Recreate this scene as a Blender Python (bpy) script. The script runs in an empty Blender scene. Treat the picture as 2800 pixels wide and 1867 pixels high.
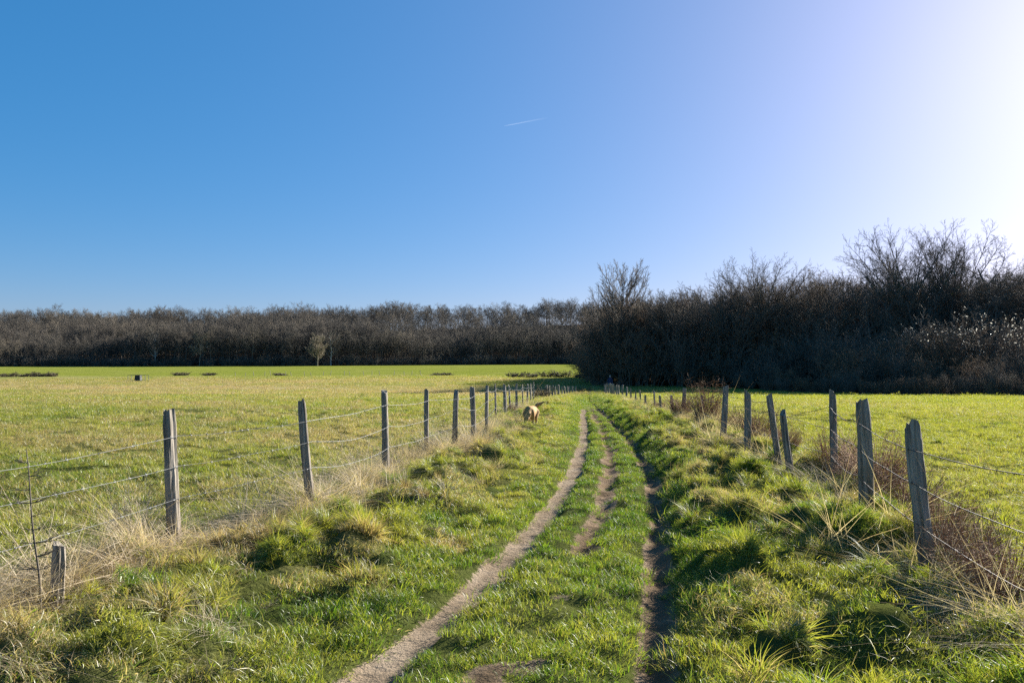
import bpy, bmesh, math, random
import numpy as np
from mathutils import Vector, Matrix, Euler
R = math.radians
sc = bpy.context.scene
C = sc.collection

# ------------------------------------------------------------------ camera, sky, sun, exposure
SUN_AZ, SUN_EL = R(44), R(21)
FPX, CX, CY, HORIZON = 2075.0, 1400.0, 933.5, 975.0       # pinhole of the 2800 px wide photograph
PITCH = math.atan((HORIZON - CY) / FPX)
cam_d = bpy.data.cameras.new('camera'); cam = bpy.data.objects.new('camera', cam_d); C.objects.link(cam)
cam_d.sensor_width = 36; cam_d.lens = 36 * FPX / 2800
cam_d.clip_start = 0.05; cam_d.clip_end = 20000
EYE = Vector((0, 0, 1.68))
cam.location = EYE; cam.rotation_euler = (R(90) + PITCH, 0, 0)
sc.camera = cam

w = bpy.data.worlds.new('World'); sc.world = w; w.use_nodes = True
nt = w.node_tree; nt.nodes.clear()
out = nt.nodes.new('ShaderNodeOutputWorld'); bg = nt.nodes.new('ShaderNodeBackground')
sky = nt.nodes.new('ShaderNodeTexSky'); sky.sky_type = 'NISHITA'; sky.sun_disc = False
sky.sun_elevation = SUN_EL; sky.sun_rotation = SUN_AZ
sky.altitude = 0; sky.air_density = 0.8; sky.dust_density = 1.0; sky.ozone_density = 10.0
hs = nt.nodes.new('ShaderNodeHueSaturation'); hs.inputs['Saturation'].default_value = 1.43
hs.inputs['Hue'].default_value = .503
gm = nt.nodes.new('ShaderNodeGamma'); gm.inputs['Gamma'].default_value = 0.5      # the photograph's soft tone response
nt.links.new(sky.outputs[0], gm.inputs['Color']); nt.links.new(gm.outputs[0], hs.inputs['Color'])
tint = nt.nodes.new('ShaderNodeMixRGB'); tint.blend_type = 'MULTIPLY'; tint.inputs[0].default_value = 1
tint.inputs[2].default_value = (1.25, 1.0, .955, 1)
nt.links.new(hs.outputs[0], tint.inputs[1]); nt.links.new(tint.outputs[0], bg.inputs['Color']); bg.inputs['Strength'].default_value = 0.112
nt.links.new(bg.outputs[0], out.inputs[0])

sl = bpy.data.lights.new('sun', 'SUN'); sl.energy = 5.0; sl.angle = R(0.53); sl.color = (1.0, 0.955, 0.86)
so = bpy.data.objects.new('sun', sl); C.objects.link(so)
S = Vector((math.sin(SUN_AZ) * math.cos(SUN_EL), math.cos(SUN_AZ) * math.cos(SUN_EL), math.sin(SUN_EL)))
so.rotation_euler = S.to_track_quat('Z', 'Y').to_euler(); so.location = (30, 40, 60)

sc.view_settings.view_transform = 'Standard'; sc.view_settings.look = 'None'
sc.view_settings.gamma = 1; sc.view_settings.use_curve_mapping = False
sc.view_settings.exposure = 1.65
sc.render.engine = 'CYCLES'
sc.cycles.max_bounces = 6; sc.cycles.diffuse_bounces = 3; sc.cycles.glossy_bounces = 2
sc.cycles.transparent_max_bounces = 8
sc.cycles.use_denoising = False
sc.cycles.sample_clamp_indirect = 6

# ------------------------------------------------------------------ numeric helpers
def smooth(a, b, x):
    t = np.clip((np.asarray(x, float) - a) / (b - a), 0, 1); return t * t * (3 - 2 * t)
def hash2(ix, iy, seed):
    h = (ix.astype(np.int64) * 374761393 + iy.astype(np.int64) * 668265263 + seed * 974711) & 0x7fffffff
    h = ((h ^ (h >> 13)) * 1274126177) & 0x7fffffff
    return ((h ^ (h >> 16)) & 0xffff) / 65535.0
def vnoise(x, y, seed=0):
    x = np.asarray(x, float); y = np.asarray(y, float)
    ix = np.floor(x); iy = np.floor(y); fx = x - ix; fy = y - iy
    fx = fx * fx * (3 - 2 * fx); fy = fy * fy * (3 - 2 * fy)
    a = hash2(ix, iy, seed); b = hash2(ix + 1, iy, seed); c = hash2(ix, iy + 1, seed); d = hash2(ix + 1, iy + 1, seed)
    return a + (b - a) * fx + (c - a) * fy + (a - b - c + d) * fx * fy
def fbm(x, y, scale, seed=0, octs=3):
    s = 0; amp = 1; tot = 0
    for k in range(octs):
        s = s + amp * vnoise(np.asarray(x) / scale * 2 ** k + 17.3 * k, np.asarray(y) / scale * 2 ** k - 9.1 * k, seed + k)
        tot += amp; amp *= .5
    return s / tot
def hermite(xs, ys):
    xs = np.array(xs, float); ys = np.array(ys, float)
    m = np.gradient(ys, xs)
    def f(x):
        x = np.clip(np.asarray(x, float), xs[0], xs[-1]); i = np.clip(np.searchsorted(xs, x) - 1, 0, len(xs) - 2)
        h = xs[i + 1] - xs[i]; t = (x - xs[i]) / h
        return ((2*t**3 - 3*t**2 + 1) * ys[i] + (t**3 - 2*t**2 + t) * h * m[i]
                + (-2*t**3 + 3*t**2) * ys[i + 1] + (t**3 - t**2) * h * m[i + 1])
    return f
track = hermite([-40, 0, 3.95, 4.9, 6.6, 8.2, 10.5, 14.2, 21.6, 31, 45, 62, 82, 100, 120, 150, 200, 900],
                [-7, -.85, -.05, .20, .61, .95, 1.34, 1.80, 2.45, 3.2, 4.6, 6.3, 8.6, 12, 17, 28, 40, 40])
gauge = hermite([-40, 3.9, 4.9, 6.6, 9.5, 900], [.76, .75, .70, .62, .58, .58])     # half distance between the ruts
forest_front = hermite([-3, -.70, -.26, -.07, .11, .7, 3], [300, 326, 350, 385, 425, 430, 430])
def hill_h(x, y):
    q = x / np.maximum(np.abs(y), 1)
    F = forest_front(q)
    top = np.interp(q, [-.7, -.35, -.07, .1, .6], [13, 17, 25.5, 30, 25])
    return top * smooth(F + 8, F + 190, y)
def macro(x, y):
    t = np.clip((np.asarray(y, float) - 5) / 95, 0, 1)
    return -2.5 * t * t * (3 - 2 * t) + hill_h(np.asarray(x, float), np.asarray(y, float))
def mounds(x, y, size, seed, rmin=.5, rmax=.85):
    """tussock mounds: jittered cells; returns height 0..1 and a random number per mound"""
    x = np.asarray(x, float) / size; y = np.asarray(y, float) / size; ix = np.floor(x); iy = np.floor(y)
    best = np.zeros_like(x); rid = np.full_like(x, .5)
    for dx in (-1, 0, 1):
        for dy in (-1, 0, 1):
            cx = ix + dx; cy = iy + dy; jx = cx + hash2(cx, cy, seed); jy = cy + hash2(cx, cy, seed + 1)
            r = rmin + (rmax - rmin) * hash2(cx, cy, seed + 2); hh = (.25 + .75 * hash2(cx, cy, seed + 3)) * (hash2(cx, cy, seed + 4) > .18)
            d = np.hypot(x - jx, y - jy) / r; h = hh * smooth(1.05, .42, d)
            k = h > best; best = np.where(k, h, best); rid = np.where(k, hash2(cx, cy, seed + 5), rid)
    return best, rid
def height(x, y):
    x = np.asarray(x, float); y = np.asarray(y, float)
    u = x - track(y); g = gauge(y)
    near = 1 - smooth(50, 90, y)
    z = macro(x, y)
    wob = (vnoise(x * .9, y * .9, 5) - .5) * .08
    b = lambda c, wd: np.exp(-((u + wob - c) / wd) ** 2)
    verge_r = smooth(g + .10, g + .55, u + wob) * (1 - smooth(2.9, 3.9, u))
    verge_l = smooth(-g - .2, -g - 1.5, u) * smooth(-4.6, -3.6, u)
    z = z + near * (-.075 * smooth(.21, .11, np.abs(u + wob + g)) - .055 * b(0, .11) * smooth(5, 7.5, y) - .085 * b(g + .02, .13)
                    + .08 * verge_r + .05 * verge_l)
    hump = (fbm(x, y, .95, 21, 3) - .5) * .36 * smooth(3.3, 2.3, np.abs(u)) + (fbm(x, y, .38, 25, 2) - .5) * .12
    vg = np.clip(verge_r + verge_l * .9, 0, 1); mo, _ = mounds(x, y, .38, 210)
    z = z + near * hump * .55 * vg + (1 - smooth(30, 60, y)) * vg * ((.20 - .09 * smooth(16, 40, y)) * mo - .06 + .15 * mounds(x, y, .85, 250)[0]) * (.55 + .45 * smooth(3.3, 2.4, np.abs(u)))
    ms, _ = mounds(x, y, .26, 230); z = z + (1 - smooth(20, 45, y)) * (1 - vg) * (1 - b(-g, .22)) * .045 * (ms - .3)
    z = z + near * (fbm(x, y, .5, 31, 3) - .5) * .035 * (1 - b(-g, .2))
    fld = smooth(3.2, 4.2, u) + smooth(-3.8, -4.8, u)
    z = z + (1 - smooth(120, 200, y)) * fld * ((fbm(x, y, 2.2, 41, 3) - .5) * .12 + (fbm(x, y, 14, 45, 2) - .5) * .25)
    return z
def hz(x, y): return float(height(np.array([x]), np.array([y]))[0])
CAMROT = Euler((R(90) + PITCH, 0, 0)).to_matrix()
def ray(px, py): return CAMROT @ Vector(((px - CX) / FPX, (CY - py) / FPX, -1))
def at(px, d):
    """ground point at depth d in the column px"""
    x = (px - CX) / FPX * d; return x, d
def hit(px, py):
    """where the sight line through a pixel meets the smooth ground"""
    r = ray(px, py); d = 2.5
    while d < 60 and EYE.z + r.z / r.y * d > float(macro(0, d)) + .03: d += .02
    return r.x / r.y * d, d
def hit_real(px, py):
    """where the sight line through a pixel meets the ground as built"""
    r = ray(px, py); d = np.arange(2.5, 60, .03); x = r.x / r.y * d
    k = int(np.argmax(EYE.z + r.z / r.y * d < height(x, d))); return float(x[k]), float(d[k])
def zat(py, d):
    r = ray(CX, py); return EYE.z + r.z / r.y * d

# ------------------------------------------------------------------ object helpers
def mesh_np(name, V, faces_list):
    """faces_list: list of int arrays (n,k)"""
    m = bpy.data.meshes.new(name); V = np.asarray(V, np.float32)
    m.vertices.add(len(V)); m.vertices.foreach_set('co', V.ravel())
    loops = np.concatenate([f.ravel() for f in faces_list]) if faces_list else np.zeros(0, int)
    tot = np.concatenate([np.full(len(f), f.shape[1]) for f in faces_list]) if faces_list else np.zeros(0, int)
    if len(tot):
        st = np.concatenate([[0], np.cumsum(tot)[:-1]])
        m.loops.add(len(loops)); m.loops.foreach_set('vertex_index', loops.astype(np.int32))
        m.polygons.add(len(tot)); m.polygons.foreach_set('loop_start', st.astype(np.int32))
        m.polygons.foreach_set('loop_total', tot.astype(np.int32))
    m.update(calc_edges=True)
    return m
def tag(o, label=None, cat=None, group=None, kind=None):
    if label: o['label'] = label
    if cat: o['category'] = cat
    if group: o['group'] = group
    if kind: o['kind'] = kind
    return o
def link(name, me, mat=None, parent=None, loc=None):
    o = bpy.data.objects.new(name, me); C.objects.link(o)
    if mat is not None and me is not None and len(me.materials) == 0: me.materials.append(mat)
    if parent is not None: o.parent = parent
    if loc is not None: o.location = loc
    return o
def empty(name, loc=(0, 0, 0), rz=0):
    o = bpy.data.objects.new(name, None); C.objects.link(o); o.location = loc; o.rotation_euler = (0, 0, rz)
    o.empty_display_size = .2
    return o
def copy_tree(root, loc, rz=0, scl=1):
    r = root.copy(); C.objects.link(r); r.location = loc; r.rotation_euler = (0, 0, rz)
    r.scale = scl if hasattr(scl, '__len__') else (scl, scl, scl)
    for ch in root.children:
        c = ch.copy(); C.objects.link(c); c.parent = r
    return r
def shade_smooth(m): m.polygons.foreach_set('use_smooth', np.ones(len(m.polygons), bool))

class Tubes:
    """collects tapered tubes along polylines"""
    def __init__(s): s.V = []; s.Q = []; s.T = []; s.n = 0
    def add(s, pts, rad, sides=4, cap=True):
        P = np.asarray(pts, float); rad = np.asarray(rad, float); k = len(P)
        d = P[-1] - P[0]; d = d / (np.linalg.norm(d) + 1e-9)
        ref = np.array([0, 0, 1.]) if abs(d[2]) < .8 else np.array([1., 0, 0])
        tang = np.gradient(P, axis=0); tang /= (np.linalg.norm(tang, axis=1)[:, None] + 1e-9)
        a = np.cross(tang, ref); a /= (np.linalg.norm(a, axis=1)[:, None] + 1e-9); b = np.cross(tang, a)
        th = np.arange(sides) * 2 * math.pi / sides
        ring = (P[:, None, :] + rad[:, None, None] * (np.cos(th)[None, :, None] * a[:, None, :] + np.sin(th)[None, :, None] * b[:, None, :]))
        s.V.append(ring.reshape(-1, 3))
        i = np.arange(k - 1)[:, None] * sides; j = np.arange(sides)[None, :]; j2 = (j + 1) % sides
        q = np.stack([i + j, i + j2, i + sides + j2, i + sides + j], -1).reshape(-1, 4) + s.n
        s.Q.append(q)
        if cap and sides >= 4:
            f = s.n + (k - 1) * sides
            for t in range(1, sides - 1): s.T.append((f, f + t, f + t + 1))
        s.n += k * sides
    def mesh(s, name, smooth_=True):
        fl = [np.concatenate(s.Q)] if s.Q else []
        if s.T: fl.append(np.array(s.T))
        m = mesh_np(name, np.concatenate(s.V), fl)
        if smooth_: shade_smooth(m)
        return m

# ------------------------------------------------------------------ materials
def new_mat(name):
    m = bpy.data.materials.new(name); m.use_nodes = True; m.node_tree.nodes.clear()
    N = m.node_tree.nodes; L = m.node_tree.links
    o = N.new('ShaderNodeOutputMaterial')
    return m, N, L, o
def mixc(N, L, fac, a, b, mode='MIX'):
    n = N.new('ShaderNodeMix'); n.data_type = 'RGBA'; n.blend_type = mode
    for sock, v in ((n.inputs['Factor'], fac), (n.inputs['A'], a), (n.inputs['B'], b)):
        if hasattr(v, 'links'): L.new(v, sock)
        elif hasattr(v, '__len__'): sock.default_value = (*v, 1)
        else: sock.default_value = v
    # data_type RGBA sockets carry the same names: pick them by index
    return n.outputs['Result']
def mix_rgb(N, L, fac, a, b, mode='MIX'):
    n = N.new('ShaderNodeMixRGB'); n.blend_type = mode
    for k, v in enumerate((fac, a, b)):
        if hasattr(v, 'links'): L.new(v, n.inputs[k])
        elif hasattr(v, '__len__'): n.inputs[k].default_value = (*v, 1)
        else: n.inputs[k].default_value = v
    return n.outputs[0]
def math_n(N, L, op, a, b=0.0, clamp=False):
    n = N.new('ShaderNodeMath'); n.operation = op; n.use_clamp = clamp
    for k, v in enumerate((a, b)):
        if hasattr(v, 'links'): L.new(v, n.inputs[k])
        else: n.inputs[k].default_value = v
    return n.outputs[0]
def noise(N, L, vec, scale, detail=4, rough=.55):
    n = N.new('ShaderNodeTexNoise'); n.inputs['Scale'].default_value = scale; n.inputs['Detail'].default_value = detail
    n.inputs['Roughness'].default_value = rough
    if vec is not None: L.new(vec, n.inputs['Vector'])
    return n.outputs['Fac']
def ramp(N, L, fac, stops):
    n = N.new('ShaderNodeValToRGB'); cr = n.color_ramp
    while len(cr.elements) < len(stops): cr.elements.new(.5)
    for e, (p, c) in zip(cr.elements, stops): e.position = p; e.color = (*c, 1) if hasattr(c, '__len__') else (c, c, c, 1)
    L.new(fac, n.inputs[0]); return n.outputs[0]
def vmap(N, L, vec, scale):
    n = N.new('ShaderNodeMapping'); n.inputs['Scale'].default_value = scale; L.new(vec, n.inputs['Vector']); return n.outputs[0]

G_DARK, G_MID, G_YEL, STRAW, BROWN = (.032, .088, .007), (.100, .185, .013), (.30, .308, .044), (.53, .43, .24), (.22, .145, .07)
def grass_material(name, straw=STRAW, transl=.50, gloss=.045, brown=BROWN):
    m, N, L, o = new_mat(name)
    va = N.new('ShaderNodeAttribute'); va.attribute_name = 'blade'            # per blade: random, height along, dryness
    ia = N.new('ShaderNodeAttribute'); ia.attribute_type = 'INSTANCER'; ia.attribute_name = 'tint'   # dryness, hue, 0
    sv = N.new('ShaderNodeSeparateColor'); L.new(va.outputs['Color'], sv.inputs[0])
    si = N.new('ShaderNodeSeparateXYZ'); L.new(ia.outputs['Vector'], si.inputs[0])
    hue = math_n(N, L, 'ADD', math_n(N, L, 'MULTIPLY', sv.outputs[0], .55), math_n(N, L, 'MULTIPLY', si.outputs[1], .75), True)
    green = ramp(N, L, hue, [(0.1, G_DARK), (.5, G_MID), (1, G_YEL)])
    dry = math_n(N, L, 'SUBTRACT', math_n(N, L, 'ADD', si.outputs[0], sv.outputs[2]), .62)
    dry = math_n(N, L, 'MULTIPLY', dry, 2.2, True)
    strw = mix_rgb(N, L, sv.outputs[0], straw, brown)
    col = mix_rgb(N, L, dry, green, strw)
    d = N.new('ShaderNodeBsdfDiffuse'); t = N.new('ShaderNodeBsdfTranslucent'); L.new(col, d.inputs[0])
    tc = mix_rgb(N, L, 1.0, col, (1.25, 1.2, .75), 'MULTIPLY'); L.new(tc, t.inputs[0])
    mx = N.new('ShaderNodeMixShader'); mx.inputs[0].default_value = transl; L.new(d.outputs[0], mx.inputs[1]); L.new(t.outputs[0], mx.inputs[2])
    g = N.new('ShaderNodeBsdfGlossy'); g.inputs['Roughness'].default_value = .45
    m2 = N.new('ShaderNodeMixShader'); m2.inputs[0].default_value = gloss
    L.new(mx.outputs[0], m2.inputs[1]); L.new(g.outputs[0], m2.inputs[2]); L.new(m2.outputs[0], o.inputs[0])
    return m
M_GRASS = grass_material('grass_blades'); M_STRAW = grass_material('straw_blades', (.62, .53, .38), .35, .015, (.43, .33, .22))

def ground_material():
    m, N, L, o = new_mat('meadow_ground')
    tc = N.new('ShaderNodeTexCoord'); P = tc.outputs['Object']
    a = N.new('ShaderNodeAttribute'); a.attribute_name = 'cover'          # dryness, hue, wood floor
    s = N.new('ShaderNodeSeparateColor'); L.new(a.outputs['Color'], s.inputs[0])
    ab = N.new('ShaderNodeAttribute'); ab.attribute_name = 'soil'         # bare soil, darker soil, thatch with painted shade
    sb = N.new('ShaderNodeSeparateColor'); L.new(ab.outputs['Color'], sb.inputs[0])
    n1 = noise(N, L, P, .9, 5); n2 = noise(N, L, P, 9, 4, .7); n3 = noise(N, L, P, .11, 4)
    hue = math_n(N, L, 'ADD', s.outputs[1], math_n(N, L, 'MULTIPLY', math_n(N, L, 'SUBTRACT', n1, .5), .9), True)
    green = ramp(N, L, hue, [(.05, (.04, .08, .012)), (.5, (.107, .15, .02)), (1, (.222, .228, .037))])
    dry = math_n(N, L, 'ADD', s.outputs[0], math_n(N, L, 'MULTIPLY', math_n(N, L, 'SUBTRACT', n3, .5), .9))
    dry = math_n(N, L, 'ADD', dry, math_n(N, L, 'MULTIPLY', math_n(N, L, 'SUBTRACT', n2, .5), .8), True)
    col = mix_rgb(N, L, dry, green, (.33, .275, .13))
    col = mix_rgb(N, L, math_n(N, L, 'MULTIPLY', math_n(N, L, 'SUBTRACT', .48, n2), 1.6, True), col, (.06, .055, .025))
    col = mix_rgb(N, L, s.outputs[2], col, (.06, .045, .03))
    col = mix_rgb(N, L, math_n(N, L, 'MULTIPLY', sb.outputs[2], .8), col, (.06, .065, .022))      # dark thatch, with the shade between the blades put into its colour
    d1 = noise(N, L, P, 2.2, 5); d2 = noise(N, L, P, 24, 6, .7); d3 = noise(N, L, P, 95, 3, .6)
    pale = ramp(N, L, d1, [(.3, (.17, .125, .083)), (.5, (.26, .198, .138)), (.72, (.335, .265, .195))])
    dark = ramp(N, L, d1, [(.3, (.10, .072, .046)), (.55, (.19, .135, .088)), (.75, (.29, .215, .15))])
    soil = mix_rgb(N, L, sb.outputs[1], pale, dark)
    soil = mix_rgb(N, L, math_n(N, L, 'MULTIPLY', math_n(N, L, 'SUBTRACT', .48, d2), 2.6, True), soil, (.07, .05, .032))
    soil = mix_rgb(N, L, math_n(N, L, 'MULTIPLY', math_n(N, L, 'SUBTRACT', d3, .62), 1.8, True), soil, (.50, .42, .31))
    edge = math_n(N, L, 'ADD', sb.outputs[0], math_n(N, L, 'MULTIPLY', math_n(N, L, 'SUBTRACT', d2, .5), 1.3))
    edge = math_n(N, L, 'MULTIPLY', math_n(N, L, 'SUBTRACT', edge, .38), 4.5, True)
    col = mix_rgb(N, L, edge, col, soil)
    b = N.new('ShaderNodeBsdfDiffuse'); L.new(col, b.inputs[0])
    bp = N.new('ShaderNodeBump'); bp.inputs['Strength'].default_value = .9; bp.inputs['Distance'].default_value = .05
    L.new(math_n(N, L, 'ADD', math_n(N, L, 'ADD', n2, n1), math_n(N, L, 'MULTIPLY', d2, .7)), bp.inputs['Height']); L.new(bp.outputs[0], b.inputs['Normal'])
    L.new(b.outputs[0], o.inputs[0]); return m
M_GROUND = ground_material()

def wood_material():
    m, N, L, o = new_mat('weathered_wood')
    tc = N.new('ShaderNodeTexCoord'); P = tc.outputs['Object']
    oi = N.new('ShaderNodeObjectInfo')
    off = N.new('ShaderNodeVectorMath'); off.operation = 'ADD'; L.new(P, off.inputs[0])
    cb = N.new('ShaderNodeCombineXYZ'); L.new(math_n(N, L, 'MULTIPLY', oi.outputs['Random'], 37), cb.inputs[0]); L.new(cb.outputs[0], off.inputs[1])
    g1 = noise(N, L, vmap(N, L, off.outputs[0], (42, 42, 2.2)), 1, 5, .65); g2 = noise(N, L, vmap(N, L, off.outputs[0], (120, 120, 7)), 1, 3, .6)
    bl = noise(N, L, off.outputs[0], 5, 4)
    col = ramp(N, L, g1, [(.30, (.045, .036, .028)), (.46, (.21, .18, .145)), (.62, (.34, .30, .25)), (.8, (.47, .43, .37))])
    col = mix_rgb(N, L, math_n(N, L, 'MULTIPLY', math_n(N, L, 'SUBTRACT', g2, .5), 1.2, True), col, (.10, .075, .05))
    col = mix_rgb(N, L, math_n(N, L, 'MULTIPLY', math_n(N, L, 'SUBTRACT', bl, .55), 2.0, True), col, (.17, .17, .10))
    sx = N.new('ShaderNodeSeparateXYZ'); L.new(P, sx.inputs[0])
    low = math_n(N, L, 'MULTIPLY', math_n(N, L, 'SUBTRACT', math_n(N, L, 'MULTIPLY', bl, .75), sx.outputs[2]), 2.2, True)
    col = mix_rgb(N, L, math_n(N, L, 'MULTIPLY', low, .6), col, (.11, .07, .04))
    p = N.new('ShaderNodeBsdfPrincipled'); L.new(col, p.inputs['Base Color']); p.inputs['Roughness'].default_value = .85
    p.inputs['Specular IOR Level'].default_value = .2
    bp = N.new('ShaderNodeBump'); bp.inputs['Strength'].default_value = .8; bp.inputs['Distance'].default_value = .012
    L.new(math_n(N, L, 'ADD', g1, math_n(N, L, 'MULTIPLY', g2, .5)), bp.inputs['Height']); L.new(bp.outputs[0], p.inputs['Normal'])
    L.new(p.outputs[0], o.inputs[0]); return m
M_POST = wood_material()
def plain(name, col, rough=.8, metal=0, var=.25, scale=8, spec=.3, col2=None):
    m, N, L, o = new_mat(name)
    tc = N.new('ShaderNodeTexCoord'); n = noise(N, L, tc.outputs['Object'], scale, 4)
    c2 = col2 or tuple(v * (1 - 2 * var) for v in col)
    c = mix_rgb(N, L, ramp(N, L, n, [(.3, 0.), (.7, 1.)]), c2, col)
    p = N.new('ShaderNodeBsdfPrincipled'); L.new(c, p.inputs['Base Color']); p.inputs['Roughness'].default_value = rough
    p.inputs['Metallic'].default_value = metal; p.inputs['Specular IOR Level'].default_value = spec
    L.new(p.outputs[0], o.inputs[0]); return m
M_WIRE = plain('galvanised_wire', (.26, .26, .26), .6, .4, .2, 40)
M_RUSTWIRE = plain('rusted_wire', (.12, .09, .075), .6, .5, .25, 40)
M_BARK = plain('winter_bark', (.18, .15, .12), .9, 0, .22, 3, .2)
M_TWIG = plain('winter_twigs', (.18, .145, .11), .9, 0, .15, .6, .25)
M_TWIGRED = plain('reddish_twigs', (.22, .15, .095), .9, 0, .15, .6, .25)
M_PALEBARK = plain('pale_bark', (.55, .52, .46), .8, 0, .2, 3, .3)
M_PALETWIG = plain('pale_twigs', (.27, .23, .165), .9, 0, .15, 1, .25)
M_FARTWIG = plain('distant_twigs', (.165, .137, .108), .9, 0, .25, .12, .2, (.11, .097, .08))
M_FARDARK = plain('distant_dark_twigs', (.105, .093, .077), .9, 0, .25, .12, .2, (.075, .066, .056))
M_FARPALE = plain('distant_pale_twigs', (.21, .17, .125), .9, 0, .25, .12, .2, (.14, .12, .092))
M_CONIFER = plain('conifer_needles', (.022, .045, .03), .8, 0, .2, .5)
M_WEED = plain('dry_weed_stems', (.36, .22, .13), .85, 0, .25, 5, .25, (.22, .12, .065))
M_PALEWEED = plain('bleached_weed_stems', (.50, .43, .32), .85, 0, .25, 5, .25, (.34, .27, .18))
M_BRAMBLE = plain('bramble_stems', (.13, .09, .06), .8, 0, .2, 3, .3, (.07, .065, .035))

# ------------------------------------------------------------------ the ground, one sheet split along the track
def cover(x, y):
    """dryness, hue (0 deep green .. 1 yellow green) of the grass at a place"""
    u = x - track(y)
    left = smooth(-3.0, -4.2, u); right = smooth(3.0, 4.0, u); verge = 1 - np.clip(left + right, 0, 1)
    trk = smooth(1.1, .8, np.abs(u))
    big = fbm(x, y, 9, 61, 3); mid = fbm(x, y, 1.6, 65, 3); sm = fbm(x, y, .5, 69, 2)
    dry_l = .32 + .55 * (big - .5) + (.85) * (mid - .5) + .10 * smooth(15, 60, y)
    dry_r = .16 + .35 * (big - .5) + .55 * (mid - .5)
    mo, rid = mounds(x, y, .38, 210)
    dry_v = .13 + .04 * (u < 0) + .9 * (mid - .5) + .4 * (sm - .5) + .95 * (rid - .5) * smooth(.05, .3, mo)
    dry_t = .14 + .5 * (mid - .5)
    dry = left * dry_l + right * dry_r + verge * (dry_v * (1 - trk) + dry_t * trk)
    hue = left * .74 + right * .98 + verge * ((.70 + .06 * (u < 0) + .7 * (((rid * 7.31) % 1) - .5)) * (1 - trk) + .46 * trk) + .9 * (fbm(x, y, 1.1, 73, 3) - .5)  # right meadow yellower: its backlit brightness is put into the hue
    far = smooth(150, 175, y + (fbm(x, y, 40, 77) - .5) * 20)
    dry = dry * (1 - far) + far * (.05 + .25 * (big - .5)); hue = hue * (1 - far) + far * .78
    strip = smooth(40, 70, y) * (1 - smooth(118, 150, y)) * (1 - smooth(6, 12, u))
    dry = dry + strip * .32 * smooth(.3, .6, fbm(x, y * 3, 60, 79))
    return np.clip(dry, 0, 1), np.clip(hue, 0, 1)

ys = [-30, -20, -12, -7, -4, -2, -.5, .6, 1.3, 1.9]
y = 2.3
while y < 900: ys.append(y); y += max(.06, y * .0115) if y < 80 else y * .03
ys = np.array(ys + [1200.])
us = list(np.arange(-4.6, 4.61, .055)); k = 4.66; st = .12
while k < 700: us += [k, -k]; k += st; st *= 1.13
us = np.array(sorted(us))
UU, YY = np.meshgrid(us, ys); XX = track(YY) + UU; ZZ = height(XX, YY)
nu, nv = len(us), len(ys)
V = np.stack([XX, YY, ZZ], -1).reshape(-1, 3)
ii = np.arange(nv - 1)[:, None] * nu + np.arange(nu - 1)[None, :]
F = np.stack([ii, ii + 1, ii + nu + 1, ii + nu], -1).reshape(-1, 4)
fc = V[F].mean(1); fu = fc[:, 0] - track(fc[:, 1]); fg = gauge(fc[:, 1]); fy = fc[:, 1]
def soil(x, y):
    """how bare the soil is, and how much of it takes the darker tone"""
    u = x - track(y); g = gauge(y); w_ = fbm(x, y, .45, 91, 3) - .5; w2 = fbm(x, y, 1.6, 93, 2) - .5
    hw = .118 + .05 * smooth(6, 3.5, y)
    b1 = smooth(hw + .07, hw - .05, np.abs(u + g - w_ * .07 - w2 * .08)) * smooth(37, 30, y)
    b2 = smooth(.17, .06, np.abs(u - g - .03 + w_ * .08)) * smooth(60, 45, y) * smooth(.28, .46, fbm(x, y, .8, 97, 2) + .12)
    pat = fbm(x, y, .8, 95, 3); thr = .56 - .26 * smooth(5, 8, y)
    b3 = smooth(.30, .5, fbm(x, y, .22, 131, 2) + .08 * smooth(5, 8, y)) * smooth(.19 + .14 * smooth(7, 4, y), .05, np.abs(u - w_ * .16 - w2 * .1)) * smooth(thr - .03, thr + .09, pat) * smooth(42, 32, y)
    return np.clip(b1 + b2 + b3, 0, 1), np.clip(b2 + b3, 0, 1)
p_m = (np.abs(fu + fg) < .30) & (fy < 38); r_m = (np.abs(fu - fg) < .25) & (fy < 60) & ~p_m; b_m = (np.abs(fu) < .30) & (fy < 42) & ~p_m & ~r_m
def sub_mesh(name, mask, mat):
    f = F[mask]; used, inv = np.unique(f, return_inverse=True); v = V[used]
    m = mesh_np(name, v, [inv.reshape(-1, 4)]); shade_smooth(m); m.materials.append(mat)
    dry, hue = cover(v[:, 0], v[:, 1])
    q = v[:, 0] / np.maximum(v[:, 1], 1)
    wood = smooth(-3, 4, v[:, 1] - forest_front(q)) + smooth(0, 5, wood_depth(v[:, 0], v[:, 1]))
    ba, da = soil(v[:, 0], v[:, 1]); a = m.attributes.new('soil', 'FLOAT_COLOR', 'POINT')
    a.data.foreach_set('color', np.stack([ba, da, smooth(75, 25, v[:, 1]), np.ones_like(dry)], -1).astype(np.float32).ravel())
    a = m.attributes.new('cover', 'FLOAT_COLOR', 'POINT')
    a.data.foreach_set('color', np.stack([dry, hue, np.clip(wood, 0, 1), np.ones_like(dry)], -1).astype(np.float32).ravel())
    return tag(link(name, m), kind='structure')
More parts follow.
